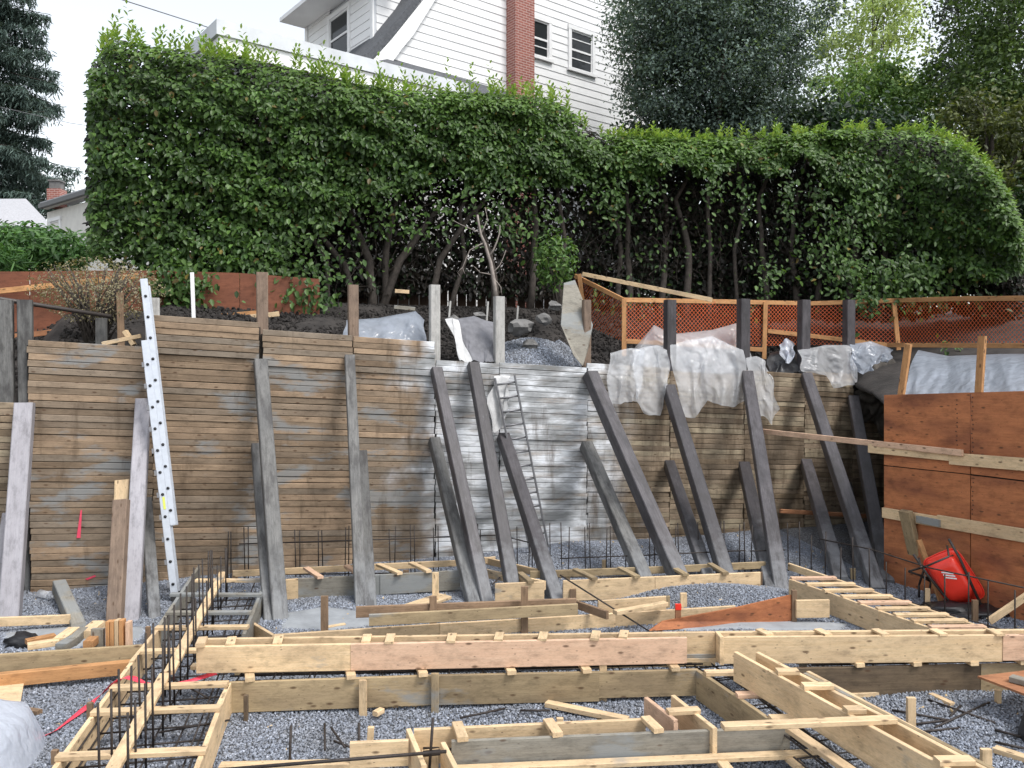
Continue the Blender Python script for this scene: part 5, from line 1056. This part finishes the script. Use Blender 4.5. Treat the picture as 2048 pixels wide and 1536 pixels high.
# ================================================================== WHITE HOUSE
HO = D(1045, 100, 25); HD = Vector((.783, .622, 0)).normalized(); HN = Vector((.622, -.783, 0)).normalized()
def hp(x, y, o=0.0): return PL(x, y, HO + HN * o, HN)
def hs_(p): return (p - HO).dot(HD)
def hpt(s, z, o=0.0): p = HO + HD * s + HN * o; return Vector((p.x, p.y, z))
HS = thing('house', 'white clapboard gabled house with a red brick chimney behind the laurel hedge', 'house', (HO.x, HO.y, 4.3))
EXP = .235
def clap(o, sl, sr, z0, z1, mat='white', wins=()):
    """clapboards between the left limit sl(z) and the right limit sr, on plane offset o; each one its own board, cut round the windows"""
    z = z0
    while z < z1:
        a, b = sl(z + EXP / 2), sr(z + EXP / 2); segs = [(a, b)]
        for (w0, w1, wz0, wz1) in wins:
            if z + EXP > wz0 and z < wz1:
                ns_ = []
                for (p, q) in segs:
                    if w0 > p and w1 < q: ns_ += [(p, w0), (w1, q)]
                    else: ns_.append((p, q))
                segs = ns_
        for p, q in segs:
            if q - p < .05: continue
            V = [hpt(p, z, o + .022), hpt(q, z, o + .022), hpt(q, z + EXP - .004, o + .006), hpt(p, z + EXP - .004, o + .006), hpt(p, z, o - .01), hpt(q, z, o - .01), hpt(q, z + EXP - .004, o - .01), hpt(p, z + EXP - .004, o - .01)]
            mesh('clapboard', V, [(0, 1, 2, 3), (5, 4, 7, 6), (4, 5, 1, 0), (3, 2, 6, 7), (1, 5, 6, 2), (4, 0, 3, 7)], M[mat], HS)
        z += EXP
inner = [(915, -70), (866, 0), (820, 74), (798, 100), (773, 135)]; outer = [(885, -70), (838, 6), (777, 82), (740, 123), (712, 136)]
ri = sorted([(hp(x, y).z, hs_(hp(x, y))) for x, y in inner]); ro = sorted([(hp(x, y).z, hs_(hp(x, y))) for x, y in outer])
rl = lambda z: float(np.interp(z, [a for a, _ in ri], [b for _, b in ri])) - .06
sR = hs_(hp(1290, 100))
W2 = [hp(1141, 62), hp(1184, 145)]; W1 = [hp(1062, 38), hp(1099, 112)]
def wrect(p, q): a, b = sorted((hs_(p), hs_(q))); return a, b
w2 = (hs_(hp(1140, 100)), hs_(hp(1184, 100)), hp(1162, 143).z, hp(1162, 66).z); w1 = (hs_(hp(1052, 80)), hs_(hp(1097, 80)), hp(1085, 116).z, hp(1085, 44).z)
clap(0, rl, lambda z: sR, 4.3, 15.4, wins=[w1, w2])
extrude('sheathing', M['whiteg'], [hpt(hs_(hp(773, 135)), 4.2, -.02), hpt(sR, 4.2, -.02), hpt(sR, 15.6, -.02), hpt(rl(15.4) + .2, 15.6, -.02)] + [hpt(b + .02, a, -.02) for a, b in ri[::-1][1:]], -HN * .1, HS)
def window(wr, o=0.0, th=HS, dirv=HD, nrm=HN, pt=hpt, bars_=1):
    s0, s1, z0, z1 = wr; fr = None; k = MB(); f = .075
    def bx_(a, b, c_, d_, oo, t): k.box((pt(a, c_, oo) + pt(b, d_, oo)) / 2, dirv * (b - a) / 2, nrm * t, Vector((0, 0, (d_ - c_) / 2)))
    bx_(s0 - .1, s0 + .02, z0, z1, o + .03, .03); bx_(s1 - .02, s1 + .1, z0, z1, o + .03, .03); bx_(s0 - .12, s1 + .12, z1, z1 + .13, o + .032, .034); bx_(s0 - .14, s1 + .14, z0 - .09, z0, o + .05, .05)
    zm = (z0 + z1) / 2; bx_(s0 + .02, s1 - .02, zm - .03, zm + .03, o + .008, .014); bx_(s0 + .02, s0 + .06, z0, z1, o + .01, .014); bx_(s1 - .06, s1 - .02, z0, z1, o + .01, .014); bx_(s0 + .06, s1 - .06, z0, z0 + .05, o + .01, .014); bx_(s0 + .06, s1 - .06, z1 - .05, z1, o + .01, .014)
    wn = k.build('window', M['white'], th)
    g = MB(); g.box((pt(s0, z0, o - .01) + pt(s1, z1, o - .01)) / 2, dirv * (s1 - s0) / 2, nrm * .006, Vector((0, 0, (z1 - z0) / 2))); g.build('pane', M['glass'], wn)
    for i in range(bars_):
        zz = z0 + (z1 - z0) * (.28 + .5 * i); b = MB(); b.box((pt(s0, zz, o + .006) + pt(s1, zz, o + .006)) / 2, dirv * (s1 - s0) / 2, nrm * .008, (0, 0, .015)); b.build('glazing_bar', M['white'], wn)
    return wn
window(w2, bars_=2); window(w1, bars_=1)
# bargeboard and roof over the rake
po = [hpt(b, a, .18) for a, b in ro]; pi_ = [hpt(b, a, .18) for a, b in ri]
extrude('bargeboard', M['white'], po + pi_[::-1], -HN * .06, HS)
V = []; F = []
for (a, b) in ro:
    V += [hpt(b - .02, a + .02, .2), hpt(b - .02, a + .02, -3.5), hpt(b - .16, a + .13, -3.5), hpt(b - .16, a + .13, .2)]
for i in range(len(ro) - 1): F += [(i * 4 + k, i * 4 + (k + 1) % 4, i * 4 + 4 + (k + 1) % 4, i * 4 + 4 + k) for k in range(4)]
F += [(0, 1, 2, 3), tuple((len(ro) - 1) * 4 + k for k in (3, 2, 1, 0))]
mesh('roof', V, F, M['shingle'], HS)
# chimney (brick), standing proud of the wall
s0, s1 = hs_(hp(1031, 100, .45)), hs_(hp(1069, 100, .45))
ca, cb_ = hpt(s0, 4.2, .45), hpt(s1, 4.2, .45); M4, L = frame(ca, cb_)
V = [(0, 0, 0), (L, 0, 0), (L, .55, 0), (0, .55, 0), (0, 0, 12.6), (L, 0, 12.6), (L, .55, 12.6), (0, .55, 12.6)]
if (M4.to_3x3() @ Vector((0, 1, 0))).dot(HN) > 0: V = [(a, -b, c_) for a, b, c_ in V]
mesh('chimney', V, [(0, 1, 5, 4), (1, 2, 6, 5), (2, 3, 7, 6), (3, 0, 4, 7), (4, 5, 6, 7)], M['brick'], HS, M4)
# dormer : front face behind the rake, side face running back, eave over it
sC = hs_(hp(746, 60, -1.0)); rlo = lambda z: float(np.interp(z, [a for a, _ in ro], [b for _, b in ro])) + .5
clap(-1.0, lambda z: sC + .1, lambda z: max(rlo(z), sC + .12), hp(746, 128, -1).z, 15.6)
p0 = hpt(sC, 0, -1.0); bk = -HN
def side(t, z, o=0.0): q = p0 + bk * t - HD * o; return Vector((q.x, q.y, z))
def pxx(p): q = p - CP; return 1024 + FPX * q.x / q.y
tE = 0.0
while pxx(side(tE, 12)) > 619 and tE < 12: tE += .02
tw0 = tw1 = 0.0
while pxx(side(tw0, 12)) > 702: tw0 += .02
while pxx(side(tw1, 12)) > 664: tw1 += .02
rr_ = ray(620, 56); zE = HC + rr_.z * side(tE, 0).y / rr_.y; zlo = HC + ray(746, 130).z * side(0, 0).y / ray(746, 130).y
rr_ = ray(683, 118); zw0 = HC + rr_.z * side((tw0 + tw1) / 2, 0).y / rr_.y
z = zlo - .8
while z < zE:
    segs = [(0.05, tE)] if z + EXP < zw0 else [(0.05, tw0), (tw1, tE)]
    for a, b in segs:
        V = [side(a, z, .022), side(b, z, .022), side(b, z + EXP - .004, .006), side(a, z + EXP - .004, .006), side(a, z, -.01), side(b, z, -.01), side(b, z + EXP - .004, -.01), side(a, z + EXP - .004, -.01)]
        mesh('clapboard', V, [(3, 2, 1, 0), (6, 7, 4, 5), (0, 1, 5, 4), (7, 6, 2, 3), (2, 6, 5, 1), (7, 3, 0, 4)], M['white'], HS)
    z += EXP
for t_, o_ in ((0, .03), (tE, .03)): plank('corner_board', M['white'], side(t_, zlo - .8, o_), side(t_, zE, o_), .16, .05, HS, up=bk)
extrude('dormer_backing', M['whiteg'], [side(0, zlo - .9, -.03), side(tE, zlo - .9, -.03), side(tE, zE, -.03), side(0, zE, -.03)], HD * .1, HS)
window((tw0, tw1, zw0, zE - .3), 0.0, HS, bk, -HD, lambda s, z, o: side(s, z, o), 0)
extrude('eave', M['white'], [side(-.6, zE + .02, -.6), side(tE + .15, zE + .02, -.6), side(tE + .15, zE + .02, .85), side(-.6, zE + .02, .85)], (0, 0, .12), HS)
# flat-roofed sun porch with deep white fascia
q0 = hp(433, 37, 2.6); sP = hs_(q0); zP = q0.z; LP = 6.2
k = lambda s, z, o: hpt(sP + s, z, 2.6 + o)
def pbox(name, mat, sa, sb, za, zb, oa, ob): c_ = [k(sa, za, oa), k(sb, za, oa), k(sb, za, ob), k(sa, za, ob)]; return extrude(name, M[mat], c_, (0, 0, zb - za), HS)
pbox('porch_parapet', 'whiteg', 0, LP, zP - .3, zP, 0, -3.2); pbox('porch_fascia', 'white', .06, LP - .05, zP - .62, zP - .303, -.05, -3.1); pbox('porch_frieze', 'whiteg', .35, LP - .3, zP - 1.0, zP - .623, -.4, -3.0); pbox('porch_wall', 'white', .45, LP - .4, 4.2, zP - 1.003, -.5, -2.9)
# lower pent roof against the gable
a0, a1 = hp(783, 124), hp(1015, 190); e0, e1 = hp(717, 137, 1.3), hp(1000, 216, 1.3)
extrude('pent_roof', M['shingle'], [a0, a1, e1, e0], (0, 0, .1), HS)
extrude('pent_fascia', M['white'], [e0 - Vector((0, 0, .02)), e1 - Vector((0, 0, .02)), e1 - Vector((0, 0, .22)), e0 - Vector((0, 0, .22))], -HN * .05, HS)
# ================================================================== NEIGHBOURS on the left
NB = thing('neighbour_house', 'cream neighbouring house with a black gutter and brick chimney', 'house', tuple(D(150, 540, 30)))
wa, wb = D(94, 425, 31), D(260, 375, 27); wd = Vector((wb.x - wa.x, wb.y - wa.y, 0)).normalized(); wn_ = Vector((wd.y, -wd.x, 0)); wn_ = wn_ if wn_.y < 0 else -wn_
def npt(s, z, o=0): q = wa + wd * s + wn_ * o; return Vector((q.x, q.y, z))
WL = (Vector((wb.x, wb.y, 0)) - Vector((wa.x, wa.y, 0))).length; zt_ = wa.z
extrude('wall', M['cream'], [npt(0, 3.9), npt(WL + 3, 3.9), npt(WL + 3, zt_), npt(0, zt_)], -wn_ * 4, NB)
ga, gb_ = D(80, 413, 30.6), D(262, 357, 26.6); plank('gutter', M['gutter'], ga, gb_, .16, .14, NB)
extrude('soffit', M['cream'], [ga + Vector((0, .1, -.05)), gb_ + Vector((0, .1, -.05)), npt(WL, gb_.z - .05), npt(0, ga.z - .05)], (0, 0, .04), NB)
extrude('roof', M['shinglepale'], [ga + Vector((0, 0, .09)), gb_ + Vector((0, 0, .09)), gb_ + Vector((-1, 4, .8)), ga + Vector((-1, 4, .8))], (0, 0, .06), NB)
window((.35, 1.15, D(140, 480, 29.5).z, D(140, 432, 29.5).z), 0, NB, wd, wn_, npt, 2)
c_ = D(107, 388, 33); M4 = Matrix.Translation(c_ - Vector((.27, 0, .5)))
ch = mesh('chimney', [(0, 0, 0), (.54, 0, 0), (.54, .5, 0), (0, .5, 0), (0, 0, .72), (.54, 0, .72), (.54, .5, .72), (0, .5, .72)], [(0, 1, 5, 4), (1, 2, 6, 5), (2, 3, 7, 6), (3, 0, 4, 7), (4, 5, 6, 7)], M['brick'], NB, M4)
k = MB(); cc = c_ + Vector((0, .25, .3)); k.box(cc + Vector((0, 0, .07)), (.2, 0, 0), (0, .2, 0), (0, 0, .14)); k.box(cc + Vector((0, 0, .25)), (.24, 0, 0), (0, .24, 0), (0, 0, .03)); k.build('chimney_cap', M['rock'], ch)
NC = thing('neighbour_house', 'low house with a pale grey hipped roof under the fir tree', 'house', tuple(D(20, 545, 38)))
rp_ = [D(-90, 402, 40), D(48, 401, 40), D(100, 456, 37), D(-90, 446, 37)]; extrude('roof', M['shinglepale'], rp_, (0, .15, .12), NC)
extrude('fascia', M['gutter'], [rp_[3] + Vector((0, -.02, 0)), rp_[2] + Vector((0, -.02, 0)), rp_[2] + Vector((0, -.02, -.18)), rp_[3] + Vector((0, -.02, -.18))], (0, .1, 0), NC)
extrude('wall', M['cream'], [D(-90, 449, 37.5), D(88, 458, 37.5), D(88, 545, 37.5), D(-90, 545, 37.5)], (0, 3, 0), NC)
# overhead wires
for pts, lb in [([(-150, -150, 15), (240, -2, 17.2), (433, 60, 18.6)], 'thin service wire running down to the sun porch roof'), ([(-200, 180, 36), (0, 214, 37), (140, 246, 38), (300, 270, 39)], 'thin overhead wire passing in front of the fir tree')]:
    o = tube('overhead_wire', M['steel_grey'], [D(*p) for p in pts], .012, None, 5); tag(o, lb, 'wire')
